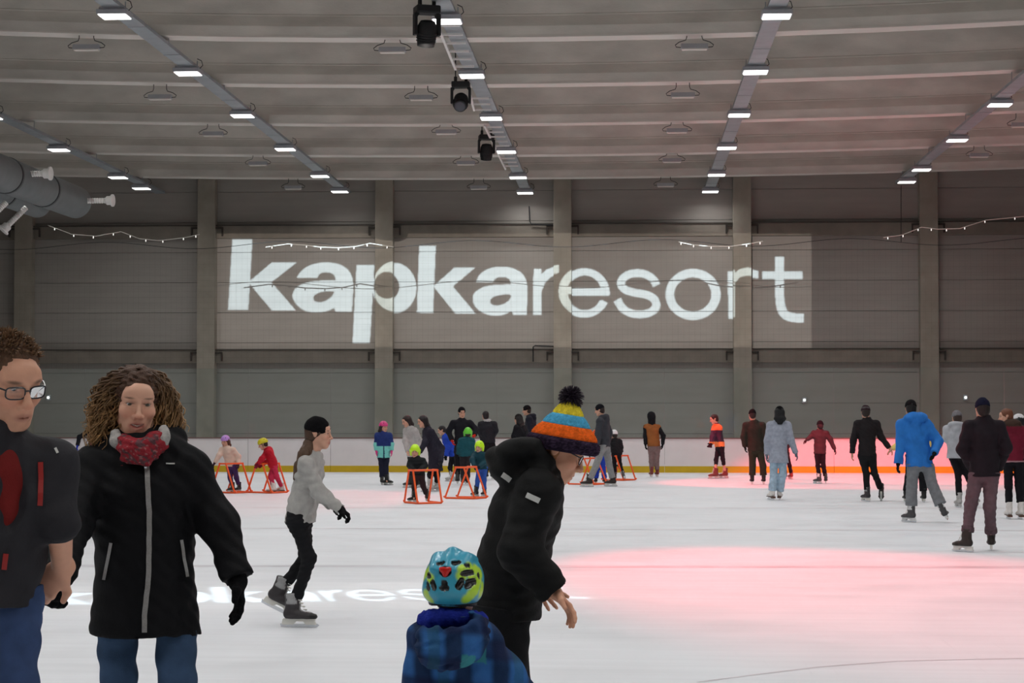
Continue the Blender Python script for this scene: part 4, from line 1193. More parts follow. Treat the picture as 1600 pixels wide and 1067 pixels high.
    if scarf is not None:
        S = Sdf()
        for a in np.linspace(0, 2 * math.pi, 9)[:-1]:
            S.ell(nk + (fw * math.cos(a) + u * math.sin(a)) * 0.07 * s + spine * 0.025, (0.04 * s,) * 3, None, 0.03)
        V, Q = S.mesh(hv, wrinkle(0.004, 60, 2)); part('scarf', V, Q, M_KNIT, root, scarf, origin)
    return out
# ---------------------------------------------------------------- skaters on the far ice
BK = srgb(24, 24, 28); DK = srgb(34, 34, 40)
def YF(y): return CAMZ * FPX / (y - 648.0)
def cband(bands, default):
    "colour by height bands given as photograph rows at the wearer's distance"
    def f(V, o):
        c = np.tile(np.array(default, float), (len(V), 1)); Yp = o['origin'][1]
        for y0, y1, col in bands:
            z1, z0 = W(800, y0, Yp)[2], W(800, y1, Yp)[2]
            c[(V[:, 2] < z1) & (V[:, 2] >= z0)] = col
        return c
    return f
# brown vest man
person('person in a brown vest with black sleeves and grey trousers, standing alone by the boards', YF(745), 190, (1017, 651.5), (1018.5, 663), (1022, 700),
       [(1008, 681), (1036.5, 681)], [(1008.5, 694, -0.05), (1035.5, 694, -0.05)], [(1018, 722), (1026, 722)], [(1018, None), (1027, None, 0.1)], H=1.74, look=215,
       top=dict(col=BK, hem=695, bulk=0.018), vest=dict(col=srgb(150, 92, 48), hem=697, bulk=0.024, collar=0.03), pants=dict(col=srgb(128, 106, 104), bulk=0.02),
       hat=('hood', BK), gloves=BK, skates='red')
# orange and purple jacket
def orange_jacket(V, o):
    c = cband([(662, 672, srgb(245, 120, 70)), (690, 698, srgb(240, 140, 80))], srgb(78, 44, 66))(V, o)
    side = (V[:, 0] - o['origin'][0]) > 0.02; mid = (V[:, 2] < W(800, 672, o['origin'][1])[2]) & (V[:, 2] > W(800, 690, o['origin'][1])[2])
    c[side & mid] = srgb(52, 46, 60); return c
person('person with orange shoulders and hem on a purple jacket, skating left by the boards', YF(747), 292, (1116, 655), (1119.5, 664), (1125, 699),
       [(1113, 682, -0.25), (1122, 682, 0.2)], [(1111, 693, -0.35), (1112, 693, 0.2)], [(1119, 718), (1129.5, 717)], [(1118, None, -0.15), (1133, None, 0.15)], H=1.72, look=280, tilt=18,
       top=dict(colfn=orange_jacket, hem=698), pants=dict(col=srgb(34, 26, 34), bulk=0.004, cuff=0.24), hair=('short', srgb(52, 28, 26)), gloves=srgb(60, 30, 40), skates='red', toe=[285, 300])
# olive man
person('person all in dark olive green seen from behind, beside the pale grey coat', YF(756), 180, (1175.5, 648.5), (1178, 660), (1181, 702),
       [(1162.5, 682), (1197, 682)], [(1164, 698, 0.03), (1195, 698)], [(1176, 727), (1192, 727)], [(1175, None), (1193, None)], H=1.76, look=188,
       top=dict(col=srgb(44, 44, 36), hem=704, bulk=0.045), pants=dict(col=srgb(46, 50, 38), bulk=0.035, hemr=0.06), hat=('beanie', srgb(26, 24, 26)), gloves=srgb(34, 28, 28), skates='black', shw=0.19)
# pale grey coat
person('woman in a long pale grey coat, pale jeans and a black furry hat', YF(780), 180, (1218, 646), (1217, 658), (1216, 706),
       [(1199.5, 688), (1236, 688)], [(1198, 710), (1243.5, 708, 0.05)], [(1209, 742), (1223, 742)], [(1206, None), (1217.5, None, 0.1)], H=1.78, look=180, shw=0.165,
       top=dict(name='coat', col=srgb(158, 164, 178), hem=723, bulk=0.028, hemw=0.185, hemd=0.14, mat=M_CLOTH), pants=dict(col=srgb(168, 190, 208), bulk=0.03, hemr=0.062, mat=M_DENIM, cuff=0.03),
       hair=('wavy', srgb(14, 13, 15), 0.20), hat=('beanie', srgb(13, 12, 14)), gloves=srgb(120, 126, 138), skates='white', toe=[200, 170])
# legs behind the pale coat
person('person almost hidden behind the pale grey coat, one dark leg showing', YF(748), 200, (1222, 668), (1222, 676), (1226, 712),
       [(1217, 692), (1230, 690)], [(1218, 706), (1232, 700)], [(1222, 728), (1234, 728)], [(1227, None), (1236, None, 0.1)], H=1.4, hs=0.94, shw=0.13,
       top=dict(col=srgb(44, 40, 44), hem=716), pants=dict(col=srgb(22, 18, 22), bulk=0.006), hat=('beanie', BK), skates='red')
# boy with spread arms
person('boy in a dark jacket with arms held out, seen from behind before the red-lit boards', YF(754.5), 178, (1281.5, 665.5), (1281, 673), (1281, 706),
       [(1268.5, 681), (1297, 686)], [(1260.5, 687, -0.05), (1304, 702)], [(1278, 728), (1286.5, 728)], [(1279.5, None, -0.1), (1290, None)], H=1.45, hs=0.93, look=180, shw=0.15,
       top=dict(col=srgb(58, 46, 50), hem=709, bulk=0.03), pants=dict(col=srgb(26, 22, 28), bulk=0.014), hair=('short', BK), hat=('beanie', BK), gloves=srgb(70, 50, 54), skates='trim', toe=[225, 175])
# black man holding hands
pm_ = person('person in black with a striped beanie, holding hands with a hidden skater', YF(782), 180, (1352.5, 644.5), (1354.5, 655.5), (1355, 712),
       [(1333, 688), (1377, 683)], [(1331.5, 708), (1389.5, 700, -0.02)], [(1353.5, 740), (1366, 738)], [(1354.5, None), (1377, 766, 0.25)], H=1.83, look=180,
       top=dict(name='sweater', col=srgb(34, 30, 32), hem=712, bulk=0.02, mat=M_CLOTH), pants=dict(col=srgb(26, 25, 28), bulk=0.012), hat=('beanie', srgb(84, 78, 80), srgb(52, 34, 40)), skates='hockey',
       toe=[205, 172], footup=[None, (0.10, 0.55, 0.8)])
# yellow-sleeved skater mostly hidden behind the blue jacket
person('skater with a pale yellow sleeve, mostly hidden behind the bright blue jacket', YF(783), 180, (1432, 655), (1431, 665), (1429, 712),
       [(1406, 692), (1455, 690)], [(1394, 701.5), (1456, 708)], [(1420, 744), (1441, 744)], [(1415, None), (1443, None)], H=1.68, look=180,
       top=dict(col=srgb(226, 200, 120), hem=714, bulk=0.02), pants=dict(col=BK, bulk=0.026, hemr=0.06), hair=('short', srgb(190, 160, 110)), skates='black')
# bright blue jacket
def blue_hood(S, o): 
    nk, fw, u = o['nk'], o['fw'], o['u']
    S.ell(nk - fw * 0.085 + np.array([0.03, 0, 0.035]), (0.17, 0.12, 0.085), None, 0.008); S.ell(nk - fw * 0.02 + np.array([0.0, 0, 0.03]), (0.13, 0.10, 0.09), None, 0.01)
person('man in a bright blue hooded jacket and grey trousers pushing off on one skate', YF(814), 184, (1423, 639), (1427, 655.5), (1438, 722),
       [(1408.5, 688), (1465, 690)], [(1403.5, 724), (1460, 708, -0.2)], [(1424.5, 760), (1456.5, 757)], [(1423, None), (1474, 798, -0.1)], H=1.84, look=180, tilt=14,
       top=dict(col=srgb(44, 118, 200), hem=729, bulk=0.045, hemw=0.18, hood='down', extra=blue_hood, wr=0.008), pants=dict(col=srgb(126, 128, 132), bulk=0.04, hemr=0.068, cuff=0.10), hair=('short', srgb(26, 22, 22)),
       hat=('beanie', srgb(24, 22, 24)), gloves=BK, skates='trim', toe=[215, 168], footup=[None, (-0.42, 0.05, 0.9)], shw=0.19, hipw=0.10)
# pale grey jacket
person('woman in a pale grey hooded jacket and grey beanie behind the tall man', YF(791), 172, (1495, 653.5), (1494, 665), (1495, 710),
       [(1479, 684), (1510, 684)], [(1484, 692, 0.2), (1506, 694, 0.2)], [(1497, 738), (1510, 738)], [(1498, None), (1525, 778, 0.2)], H=1.7, look=190, shw=0.16,
       top=dict(col=srgb(176, 178, 184), hem=716, bulk=0.035, hood='down'), pants=dict(col=srgb(22, 20, 24), bulk=0.012), hat=('beanie', srgb(120, 118, 122)), hair=('short', srgb(60, 45, 40)), gloves=srgb(150, 150, 154), skates='grey', toe=[190, 160])
# tall man with mauve trousers
cuffs = dict(col=srgb(98, 80, 86), bulk=0.03, hemr=0.045, cuff=0.10, mat=M_CLOTH, vox=0.010)
pm2 = person('tall man in a black fleece, navy beanie and mauve trousers, nearest of the right group', YF(859), 186, (1535, 640), (1537.5, 657), (1538, 737),
       [(1504, 702, -0.02), (1572, 700, -0.02)], [(1520, 733, 0.18), (1560, 732, 0.18)], [(1516.5, 790), (1546.5, 792)], [(1509, None, -0.05), (1547.5, None, 0.25)], H=1.81, look=184, vox=0.0105, tilt=10,
       top=dict(col=srgb(30, 25, 31), hem=744, bulk=0.032, mat=M_CLOTH, collar=0.06, hemw=0.17), pants=cuffs, hat=('beanie', srgb(24, 26, 46)), hair=('short', srgb(30, 22, 20)), gloves=DK, skates='brown', toe=[222, 170], shw=0.185)
for i in range(2):       # rolled trouser cuffs
    kn_, an_ = pm2['KN'][i], pm2['AN'][i]; d = nrm(kn_ - an_); S = Sdf(); S.cap(an_ + d * 0.09, an_ + d * 0.16, 0.076, 0.074, 0.01, flat=(1, 1))
    V, Q = S.mesh(0.012, wrinkle(0.006, 50, i)); part('rolled_cuff', V, Q, M_CLOTH, pm2['root'], srgb(88, 70, 76), pm2['origin'])
# maroon jacket
def fur_hood(S, o):
    nk, fw = o['nk'], o['fw']; S.ell(nk - fw * 0.05 + np.array([0.02, 0, 0.02]), (0.15, 0.12, 0.09), None, 0.03)
def maroon(V, o):
    c = np.tile(np.array(srgb(112, 26, 46)), (len(V), 1)); L = V - o['nk']
    c[(L[:, 2] > -0.01)] = srgb(62, 44, 36)
    Yp = o['origin'][1]; z1, z0 = W(800, 719, Yp)[2], W(800, 722, Yp)[2]; c[(V[:, 2] < z1) & (V[:, 2] > z0)] = srgb(170, 130, 135); return c
person('woman in a maroon jacket with a brown fur collar, black trousers and white figure skates', YF(808.5), 182, (1572, 651), (1578, 665), (1583, 718),
       [(1566, 692), (1602, 692)], [(1572, 712, 0.15), (1600, 712, 0.15)], [(1576, 758), (1592, 758)], [(1576, None), (1594, None)], H=1.72, look=268, shw=0.165,
       top=dict(colfn=maroon, hem=722, bulk=0.035, extra=fur_hood), pants=dict(col=srgb(22, 20, 26), bulk=0.012, cuff=0.12), hair=('short', srgb(110, 66, 46)), gloves=DK, skates='white')
person('person in black with a white cap at the right frame edge behind the maroon jacket', YF(800), 180, (1591, 660), (1596, 672), (1601, 722),
       [(1586, 698), (1616, 698)], [(1590, 714), (1614, 714)], None, [(1597, None), (1606, None)], H=1.66, look=230,
       top=dict(col=BK, hem=722), pants=dict(col=BK), hat=('beanie', srgb(222, 220, 222)), hair=('long', BK, 0.2), gloves=BK, skates='black')

# ---- middle group
def mint(V, o):
    c = cband([(697, 720, srgb(122, 205, 196))], srgb(36, 52, 110))(V, o)
    d = np.abs((V - o['origin']) @ o['u']); c[(d < 0.018) & (V[:, 2] < W(800, 697, o['origin'][1])[2])] = srgb(30, 50, 80)
    lim = W(800, 691, o['origin'][1])[2]; c[(d > 0.17) & (V[:, 2] < lim)] = srgb(122, 205, 196); return c
person('girl with a pink helmet, navy and mint jacket and pink mittens standing by the boards', YF(758), 8, (599.5, 667), (599, 676.5), (599.5, 712),
       [(588, 694), (611.5, 694)], [(588, 704, -0.03), (612, 704, -0.03)], [(596.5, 733), (603, 733)], [(597, None), (604.5, None, -0.1)], H=1.46, hs=0.95, look=48, shw=0.14,
       top=dict(colfn=mint, hem=715, bulk=0.035), pants=dict(col=srgb(28, 30, 48), bulk=0.022, hemr=0.056), hat=('helmet', srgb(214, 62, 130)), hair=('long', srgb(40, 30, 28), 0.15), gloves=srgb(228, 70, 140), skates='black', toe=[20, 60], curl=(0.3, 0.3))
person('woman in a light grey jacket with dark hair looking down to the left', YF(762), 318, (635.5, 658), (641, 668.5), (646, 710),
       [(633.5, 689, -0.05), (656, 690, 0.1)], [(637, 706, -0.22), (652, 706, -0.1)], [(642, 736), (652, 736)], [(641, None, -0.1), (655, None)], H=1.66, look=300, tilt=22, shw=0.15,
       top=dict(col=srgb(172, 168, 166), hem=714, bulk=0.03, colfn=None), pants=dict(col=srgb(40, 34, 40)), hair=('long', srgb(44, 30, 28), 0.30), skates='black', toe=[310, 330])
person('woman in a long dark navy coat with long dark hair leaning over a small child', YF(768), 298, (660.5, 658.5), (668, 670), (681, 715),
       [(664, 692, -0.2), (690, 700, 0.05)], [(656, 706, -0.3), (689, 722, -0.22)], [(672, 742), (683, 742)], [(672, None, -0.2), (683, None, 0.1)], H=1.68, look=292, tilt=15, shw=0.15,
       top=dict(name='coat', col=srgb(40, 38, 50), hem=736, bulk=0.03, hemw=0.18, hemd=0.15, mat=M_CLOTH), pants=dict(col=BK), hair=('long', srgb(32, 24, 26), 0.36), gloves=srgb(40, 38, 44), skates='grey', toe=[290, 310])
person('small child in a neon yellow helmet and dark clothes holding the nearest orange frame', YF(785), 4, (648.5, 705), (651, 716), (654, 742),
       [(640, 727, -0.03), (664, 727, -0.03)], [(646.5, 734.5, -0.2), (657, 734.5, -0.2)], [(647.5, 760), (661, 758)], [(647, None, -0.05), (667, 774, 0.12)], H=1.12, hs=0.9, look=0, tilt=12, shw=0.11,
       top=dict(col=srgb(26, 30, 32), hem=742, bulk=0.035), pants=dict(col=srgb(52, 38, 40), bulk=0.024, hemr=0.05), hat=('helmet', srgb(200, 250, 20), srgb(200, 250, 20), 1), gloves=srgb(50, 44, 46), skates='black', vox=0.010, toe=[-50, 20])
person('man in black with a black cap, hands on hips and red gloves', YF(756), 2, (721.5, 645), (721.5, 656), (721, 700),
       [(701, 674), (743.5, 671)], [(706, 688, -0.08), (741.5, 680, -0.15)], [(715, 727), (727, 727)], [(715, None), (728, None)], H=1.84, look=20, shw=0.2,
       top=dict(col=srgb(26, 25, 32), hem=708, bulk=0.03), pants=dict(col=srgb(26, 24, 28)), hat=('beanie', srgb(24, 22, 26)), gloves=srgb(200, 50, 40), skates='black', hand_d=[None, (-0.3, -0.3, -0.6)])
person('boy in a royal blue jacket with dark hair bending left', YF(752), 292, (690.5, 672.5), (696, 681), (708, 712),
       [(699, 700, -0.15), (710, 702, 0.1)], [(697, 713, -0.25), (709, 714, -0.05)], [(703, 731), (714, 731)], [(706, None, -0.1), (717, None, 0.1)], H=1.36, hs=0.93, look=280, tilt=20, shw=0.13,
       top=dict(col=srgb(34, 68, 176), hem=713, bulk=0.04), pants=dict(col=srgb(28, 26, 32), bulk=0.022), hair=('short', srgb(30, 26, 26)), gloves=BK, skates='grey', toe=[290, 300])
person('child in a green helmet and dark teal jacket seen from behind', YF(758), 184, (731, 676.5), (729.5, 685), (727, 712),
       [(717.5, 699), (738.5, 699)], [(716, 710, 0.05), (738, 709, 0.1)], [(723, 732), (731, 732)], [(723, None), (731, None)], H=1.32, hs=0.92, shw=0.13, tilt=5,
       top=dict(col=srgb(26, 78, 88), hem=713, bulk=0.04), pants=dict(col=srgb(40, 36, 40), bulk=0.024), hat=('helmet', srgb(110, 210, 60), srgb(0, 0, 0), 1), gloves=BK, skates='black')
person('small child in a neon yellow helmet and teal jacket pushing the second orange frame', YF(776), 340, (749, 698.5), (749, 707.5), (753, 731),
       [(738, 719, -0.15), (760, 720, -0.05)], [(741, 729, -0.28), (748, 730, -0.28)], [(746.5, 750), (756, 750)], [(744, None, -0.1), (757, None)], H=1.1, hs=0.9, look=340, tilt=8, shw=0.11,
       top=dict(col=srgb(24, 62, 74), hem=733, bulk=0.035), pants=dict(colfn=None, col=srgb(52, 88, 170), bulk=0.022, hemr=0.05), hat=('helmet', srgb(200, 250, 20), srgb(0, 0, 0), 1), gloves=srgb(40, 40, 50), skates='black', vox=0.010, toe=[320, 340])
person('man in a dark jacket with short hair seen from behind, by the boards', YF(749), 182, (758.5, 650), (761.5, 658.5), (764, 697),
       [(750.5, 676), (774.5, 673)], [(754, 688, 0.2), (770, 684, 0.25)], [(760, 722), (768.5, 722)], [(760, None), (769, None)], H=1.76, look=200,
       top=dict(col=srgb(38, 36, 42), hem=692, bulk=0.03), pants=dict(col=srgb(26, 22, 26)), hair=('short', srgb(34, 26, 28)), scarf=srgb(190, 186, 186), skates='black')
person('woman in a black coat with long wavy dark hair beside the striped bobble hat', YF(749), 240, (810, 655.5), (812.5, 664), (815, 702),
       [(803, 682), (824, 682)], [(806, 696), (822, 696)], None, [(811, None), (819, None)], H=1.66, look=240,
       top=dict(name='coat', col=srgb(24, 23, 28), hem=722, bulk=0.035), pants=dict(col=BK), hair=('wavy', srgb(34, 28, 28), 0.42), hat=('beanie', srgb(42, 38, 38)), gloves=BK, skates='black')
person('man in a navy hooded jacket and black cap looking left, behind the striped bobble hat', YF(746), 262, (823, 641.5), (828.5, 651), (831, 695),
       [(830, 672, -0.25), (834, 672, 0.25)], [(824, 686, -0.3), (828, 686, 0.2)], None, [(828, None, -0.1), (836, None, 0.1)], H=1.84, look=270, shw=0.19,
       top=dict(col=srgb(30, 31, 42), hem=698, bulk=0.045, hood='down'), pants=dict(col=BK), hat=('beanie', srgb(26, 24, 26)), gloves=BK, skates='black')
# charcoal hooded man walking left
person('man in a charcoal hooded jacket and grey trousers striding left past orange frames', YF(760), 250, (937, 641), (941.5, 652.5), (944, 696),
       [(934.5, 678, -0.22), (952, 676, 0.15)], [(934, 695, -0.3), (950, 692, 0.2)], [(931.5, 727, -0.15), (951.5, 725, 0.15)], [(920.5, None, -0.15), (957.5, None, 0.2)], H=1.86, look=258, tilt=14,
       top=dict(col=srgb(56, 58, 64), hem=698, bulk=0.035, hood='down'), pants=dict(col=srgb(142, 142, 142), bulk=0.03, hemr=0.056, cuff=0.05), hat=('beanie', BK), gloves=BK, skates='brown', toe=[262, 255])
def green_orange(V, o): return np.tile(np.array(srgb(90, 190, 70)), (len(V), 1))
person('child with an orange helmet, green jacket and bright blue trousers behind the charcoal jacket', YF(756), 190, (931, 680), (932, 688.5), (938, 712),
       [(925, 700), (946, 700)], [(922, 710, 0.15), (946, 711, 0.15)], [(934, 731), (942, 731)], [(931, None), (945, None)], H=1.26, hs=0.92, look=200, shw=0.12,
       top=dict(colfn=green_orange, hem=714, bulk=0.03), pants=dict(col=srgb(36, 66, 176), bulk=0.03, hemr=0.06, cuff=0.03), hat=('helmet', srgb(245, 90, 30), srgb(0, 0, 0), 1), gloves=BK, skates='black')
person('small child in black with a white helmet behind the far orange frame', YF(750.5), 188, (959.5, 679.5), (960.5, 687), (963, 708),
       [(953.5, 697), (970.5, 698)], [(953, 707, 0.2), (971, 708, 0.2)], [(960, 728), (968.5, 726)], [(961, None), (974, 742, -0.2)], H=1.2, hs=0.9, look=200, tilt=12, shw=0.12,
       top=dict(col=srgb(28, 27, 30), hem=707, bulk=0.035), pants=dict(col=srgb(24, 22, 26), bulk=0.026), hat=('helmet', srgb(232, 230, 232)), gloves=BK, skates='trim', footup=[None, (-0.3, 0.4, 0.8)])
# ---- left group
person('girl in a lilac helmet, cream jacket and purple trousers on the left orange frame', YF(770), 345, (352, 689.5), (354.5, 699.5), (362, 728),
       [(342, 712, -0.1), (372.5, 713)], [(335.5, 723, -0.15), (372.5, 725, -0.1)], [(359.5, 746), (369.5, 746)], [(363.5, None, -0.05), (374, None, 0.05)], H=1.22, hs=0.9, look=335, tilt=14, shw=0.13,
       top=dict(col=srgb(222, 196, 180), hem=729, bulk=0.03), pants=dict(col=srgb(72, 50, 96), bulk=0.022, hemr=0.046), hat=('helmet', srgb(186, 140, 216)), hair=('long', srgb(92, 58, 44), 0.13), gloves=srgb(70, 50, 60), skates='black', toe=[330, 340], vox=0.0105)
person('child in a yellow helmet and red jacket with pink trousers on the second orange frame', YF(771), 284, (411, 694), (417.5, 702.5), (428, 727),
       [(409, 717, -0.2), (424, 716, 0.1)], [(403, 725.5, -0.25), (410, 726, 0.1)], [(423.5, 746), (432, 744)], [(427.5, None, -0.1), (440.5, None, 0.2)], H=1.2, hs=0.9, look=276, tilt=26, shw=0.13,
       top=dict(col=srgb(182, 26, 44), hem=731, bulk=0.035, hood='down'), pants=dict(col=srgb(196, 52, 84), bulk=0.024, hemr=0.046), hat=('helmet', srgb(208, 196, 30)), hair=('short', srgb(50, 38, 36)), gloves=srgb(120, 30, 50), skates='white', toe=[285, 250], vox=0.0105)
person('child in a dark jacket with a blue glove, half hidden behind the curly hair', YF(750), 350, (147, 661), (147, 671), (146, 708),
       [(124, 683), (160, 690)], [(121, 696, -0.05), (158, 704)], [(142, 729), (151, 729)], [(142, None), (152, None)], H=1.5, hs=0.94, look=20, shw=0.16,
       top=dict(col=srgb(32, 32, 40), hem=712), pants=dict(col=BK), hair=('short', srgb(60, 40, 30)), gloves=srgb(34, 56, 190), skates='black')
person('child in a pink top with a red helmet, half hidden behind the woman in black', YF(756), 30, (160, 676), (156, 685), (150, 712),
       [(143, 698), (164, 699)], [(144, 708), (164, 708)], None, [(148, None), (156, None)], H=1.26, hs=0.92, look=40, shw=0.12,
       top=dict(col=srgb(240, 120, 160), hem=714), pants=dict(col=srgb(60, 40, 60)), hat=('helmet', srgb(240, 60, 50)), gloves=srgb(230, 50, 60), skates='black')

# ---------------------------------------------------------------- orange skating-aid frames
def aid(px, py, yaw, label, Wd=0.52, L=0.72, Hh=0.62):
    p = Wz(px, py, 0.0)
    r = empty('skating_frame', (p[0], p[1], 0), yaw); tag(r, label, 'skating frame', 'orange skating frames')
    q = 0.019
    for sx in (-Wd / 2, Wd / 2):
        m = MB(); m.tube([(sx, -L / 2, q + 0.03), (sx, -L / 2 + 0.05, q), (sx, L / 2 - 0.05, q), (sx, L / 2, q + 0.03)], q, 8); m.build('runner', M_ORANGE, r, smooth=True)
        for sy in (-1, 1):
            m = MB(); m.tube([(sx, sy * L * 0.46, q), (sx, sy * 0.09, Hh)], q, 8); m.build('leg', M_ORANGE, r, smooth=True)
        m = MB(); m.tube([(sx, -0.11, Hh), (sx, 0.11, Hh)], q, 8); m.build('side_grip', M_ORANGE, r, smooth=True)
    m = MB(); m.tube([(-Wd / 2, -0.09, Hh), (Wd / 2, -0.09, Hh)], q, 8); m.build('handlebar', M_ORANGE, r, smooth=True)
    m = MB(); m.tube([(-Wd / 2, -L * 0.44, q), (Wd / 2, -L * 0.44, q)], q, 8); m.build('base_bar', M_ORANGE, r, smooth=True)
aid(661, 786.5, 0.55, 'orange tube frame in front of the child in dark clothes, nearest of all', 0.50, 0.62)
aid(728, 779, 1.15, 'orange tube frame pushed by the child in the teal jacket', 0.5, 0.72)
aid(361, 770, 1.0, 'orange tube frame held by the girl in the lilac helmet', 0.5, 0.75)
aid(418, 770, 1.0, 'orange tube frame held by the child in the red jacket', 0.5, 0.75)
aid(918, 757, 1.0, 'orange tube frame left of the striding man in charcoal', 0.55, 0.8)
aid(967, 750.5, 1.0, 'orange tube frame in front of the small child with the white helmet', 0.55, 0.7)
# ---------------------------------------------------------------- the five nearer skaters
from mathutils.bvhtree import BVHTree
CAMP = np.array([0, 0, CAMZ])
def bvh_of(o, origin):
    me = o.data
    return BVHTree.FromPolygons([Vector(v.co) + Vector(origin) for v in me.vertices], [tuple(p.vertices) for p in me.polygons])
def hit(bvh, px, py):
    d = Vector(nrm(ray(px, py))); h = bvh.ray_cast(Vector(CAMP), d)
    return (np.array(h[0]), np.array(h[1])) if h[0] is not None else (None, None)
def on_surf(bvh, pts, lift):
    out = []
    for px, py in pts:
        p, n = hit(bvh, px, py)
        if p is not None: out.append(p + n * lift)
    return out
def dense(pts, n):
    P = np.array(pts, float); o = []
    for a, b in zip(P[:-1], P[1:]):
        for t in np.linspace(0, 1, n, endpoint=False): o.append(a + (b - a) * t)
    o.append(P[-1]); return o
def strip(root, origin, pts, wd, th, mt, name):
    "flat tape following surface points"
    m = MB(); P = [np.array(p) - origin for p in pts]
    V = []; n = len(P)
    for i, p in enumerate(P):
        t = nrm(P[min(i + 1, n - 1)] - P[max(i - 1, 0)]); view = nrm(p + origin - CAMP); c = nrm(np.cross(t, view))
        for q in (-1, 1):
            for e in (0, 1): V.append(p + c * q * wd / 2 - view * (e * th))
    F = []
    for i in range(n - 1):
        a, b = 4 * i, 4 * (i + 1)
        F += [(a + 1, a + 3, b + 3, b + 1), (a, a + 1, b + 1, b), (a + 2, b + 2, b + 3, a + 3), (a, b, b + 2, a + 2)]
    F += [(0, 2, 3, 1), (4 * n - 4, 4 * n - 3, 4 * n - 1, 4 * n - 2)]
    m.add(V, F); return m.build(name, mt, root)
def add_eyes(o, iris, gaze=(0, 1, -0.1), r=0.0125, q_=(-1, 1)):
    H, root, origin = o['H'], o['root'], o['origin']
    for q in q_:
        c = H(q * 0.0315, 0.0775, 0.0095); V = []; F = []; n, m = 18, 12
        g = nrm(H.x * gaze[0] + H.f * gaze[1] + H.u * gaze[2])
        for i in range(m + 1):
            th = math.pi * i / m
            for k in range(n):
                a = 2 * math.pi * k / n; V.append((math.sin(th) * math.cos(a), math.sin(th) * math.sin(a), math.cos(th)))
        for i in range(m):
            for k in range(n): F.append((i * n + k, (i + 1) * n + k, (i + 1) * n + (k + 1) % n, i * n + (k + 1) % n))
        R = np.array(Vector(g).to_track_quat('Z', 'Y').to_matrix()); V = np.array(V)
        col = np.tile(np.array([0.62, 0.6, 0.58]), (len(V), 1)); col[V[:, 2] > 0.86] = iris; col[V[:, 2] > 0.968] = (0.005,) * 3
        Vw = (V * r * H.s) @ R.T + c
        link('eye', np_mesh('eye', Vw - origin, np.array(F), mat('eye', attr=True, rough=0.15, noise=0.02), col), root)
def strands(o, roots, grow, name, rad, segs, colr, colt, parent=None):
    "roots: list of (point, outward dir); grow(t, i, p, d) -> offset; joined into one hair mesh"
    V = []; F = []; C = []; ns = 4
    for i, (p, d) in enumerate(roots):
        pts = np.array([p + grow(t, i, p, d) for t in np.linspace(0, 1, segs)])
        base = len(V)
        tg = np.gradient(pts, axis=0); sh = RNG.uniform(0.75, 1.2); mixv = RNG.uniform(0, 1)
        for j in range(segs):
            t = nrm(tg[j]); a = perp_to([0.3, 0.2, 0.9] if abs(t[2]) < 0.9 else [1, 0, 0], t); b = np.cross(t, a)
            rr = rad * (1 - 0.75 * (j / (segs - 1)) ** 2)
            for k in range(ns):
                an = 2 * math.pi * k / ns; V.append(pts[j] + (a * math.cos(an) + b * math.sin(an)) * rr)
                f = (j / (segs - 1)) ** 1.3 * (0.6 + 0.4 * mixv); C.append((np.array(colr) * (1 - f) + np.array(colt) * f) * sh)
        for j in range(segs - 1):
            for k in range(ns): F.append((base + j * ns + k, base + j * ns + (k + 1) % ns, base + (j + 1) * ns + (k + 1) % ns, base + (j + 1) * ns + k))
    return link(name, np_mesh(name, np.array(V) - o['origin'], np.array(F), M_HAIR, np.array(C)), parent or o['root'])
def scalp(H, n, ok):
    out = []
    while len(out) < n:
        v = RNG.normal(size=3); v /= np.linalg.norm(v)
        p = np.array([v[0] * 0.077, -0.014 + v[1] * 0.098, 0.036 + v[2] * 0.089])
        if ok(p, v): out.append((H(*p), nrm(H.x * v[0] / 0.077 + H.f * v[1] / 0.098 + H.u * v[2] / 0.089), p, v))
    return out
M_ZIP = mat('zip_metal', srgb(150, 148, 145), 0.45, metal=0.4, noise=0.1, nscale=200)
M_REFL = mat('reflective_print', srgb(205, 205, 200), 0.4, noise=0.06)
FG = 'skaters in the foreground'

# ================= woman in the black coat
YWm = 6.4
def coat_collar(S, o):
    for px, py, dy, r in ((178, 696, -0.02, 0.036), (260, 694, -0.02, 0.036), (170, 706, 0.0, 0.038), (270, 705, 0.0, 0.038)):
        S.ell(W(px, py, YWm + dy), (r, r, r * 0.8), None, 0.03)
    # open neckline in front
    S.cap(W(221, 660, YWm - 0.16), W(227, 712, YWm - 0.17), 0.060, 0.016, 0.02, 's')
wo = person('smiling woman with curly brown hair in a long black quilted coat and jeans', YWm, 8, (212, 629), (219, 697), (228, 905),
    [(113, 822, -0.18), (342, 818, 0.0)], [(93, 896, -0.44), (371, 903, -0.06)], [(183, 1130, -0.05), (280, 1130, -0.05)], [(176, None, 0.0), (292, None, 0.05)],
    H=1.72, hs=0.89, look=20, tilt=11, roll=-3, vox=0.0072, detail=True, smile=True, female=True, shw=0.150, hipw=0.085, group=FG,
    top=dict(name='coat', col=srgb(13, 13, 16), hem=990, bulk=0.034, hemw=0.158, hemd=0.13, waist=0.122, chest=0.142, collar=0.0, hood='down', hoodsize=1.0, extra=coat_collar, wr=0.004, wf=34,
             sleeve=(0.036, 0.034, 0.034)),
    pants=dict(col=srgb(62, 84, 112), bulk=0.0, mat=M_DENIM, hemr=0.046, rise=0.015), gloves=srgb(16, 16, 18), skates='white', hair=('none',), face_hair=srgb(92, 62, 44),
    hand_d=[(-0.15, -0.45, -0.8), (0.12, -0.1, -1)], hand_n=[(0.6, -0.6, 0), (-1, -0.4, 0)], curl=(0.75, 0.35), skin=srgb(226, 174, 148))
H = wo['H']; og = wo['origin']
add_eyes(wo, srgb(70, 66, 52), (0.1, 1, -0.25))
m = MB()       # upper teeth
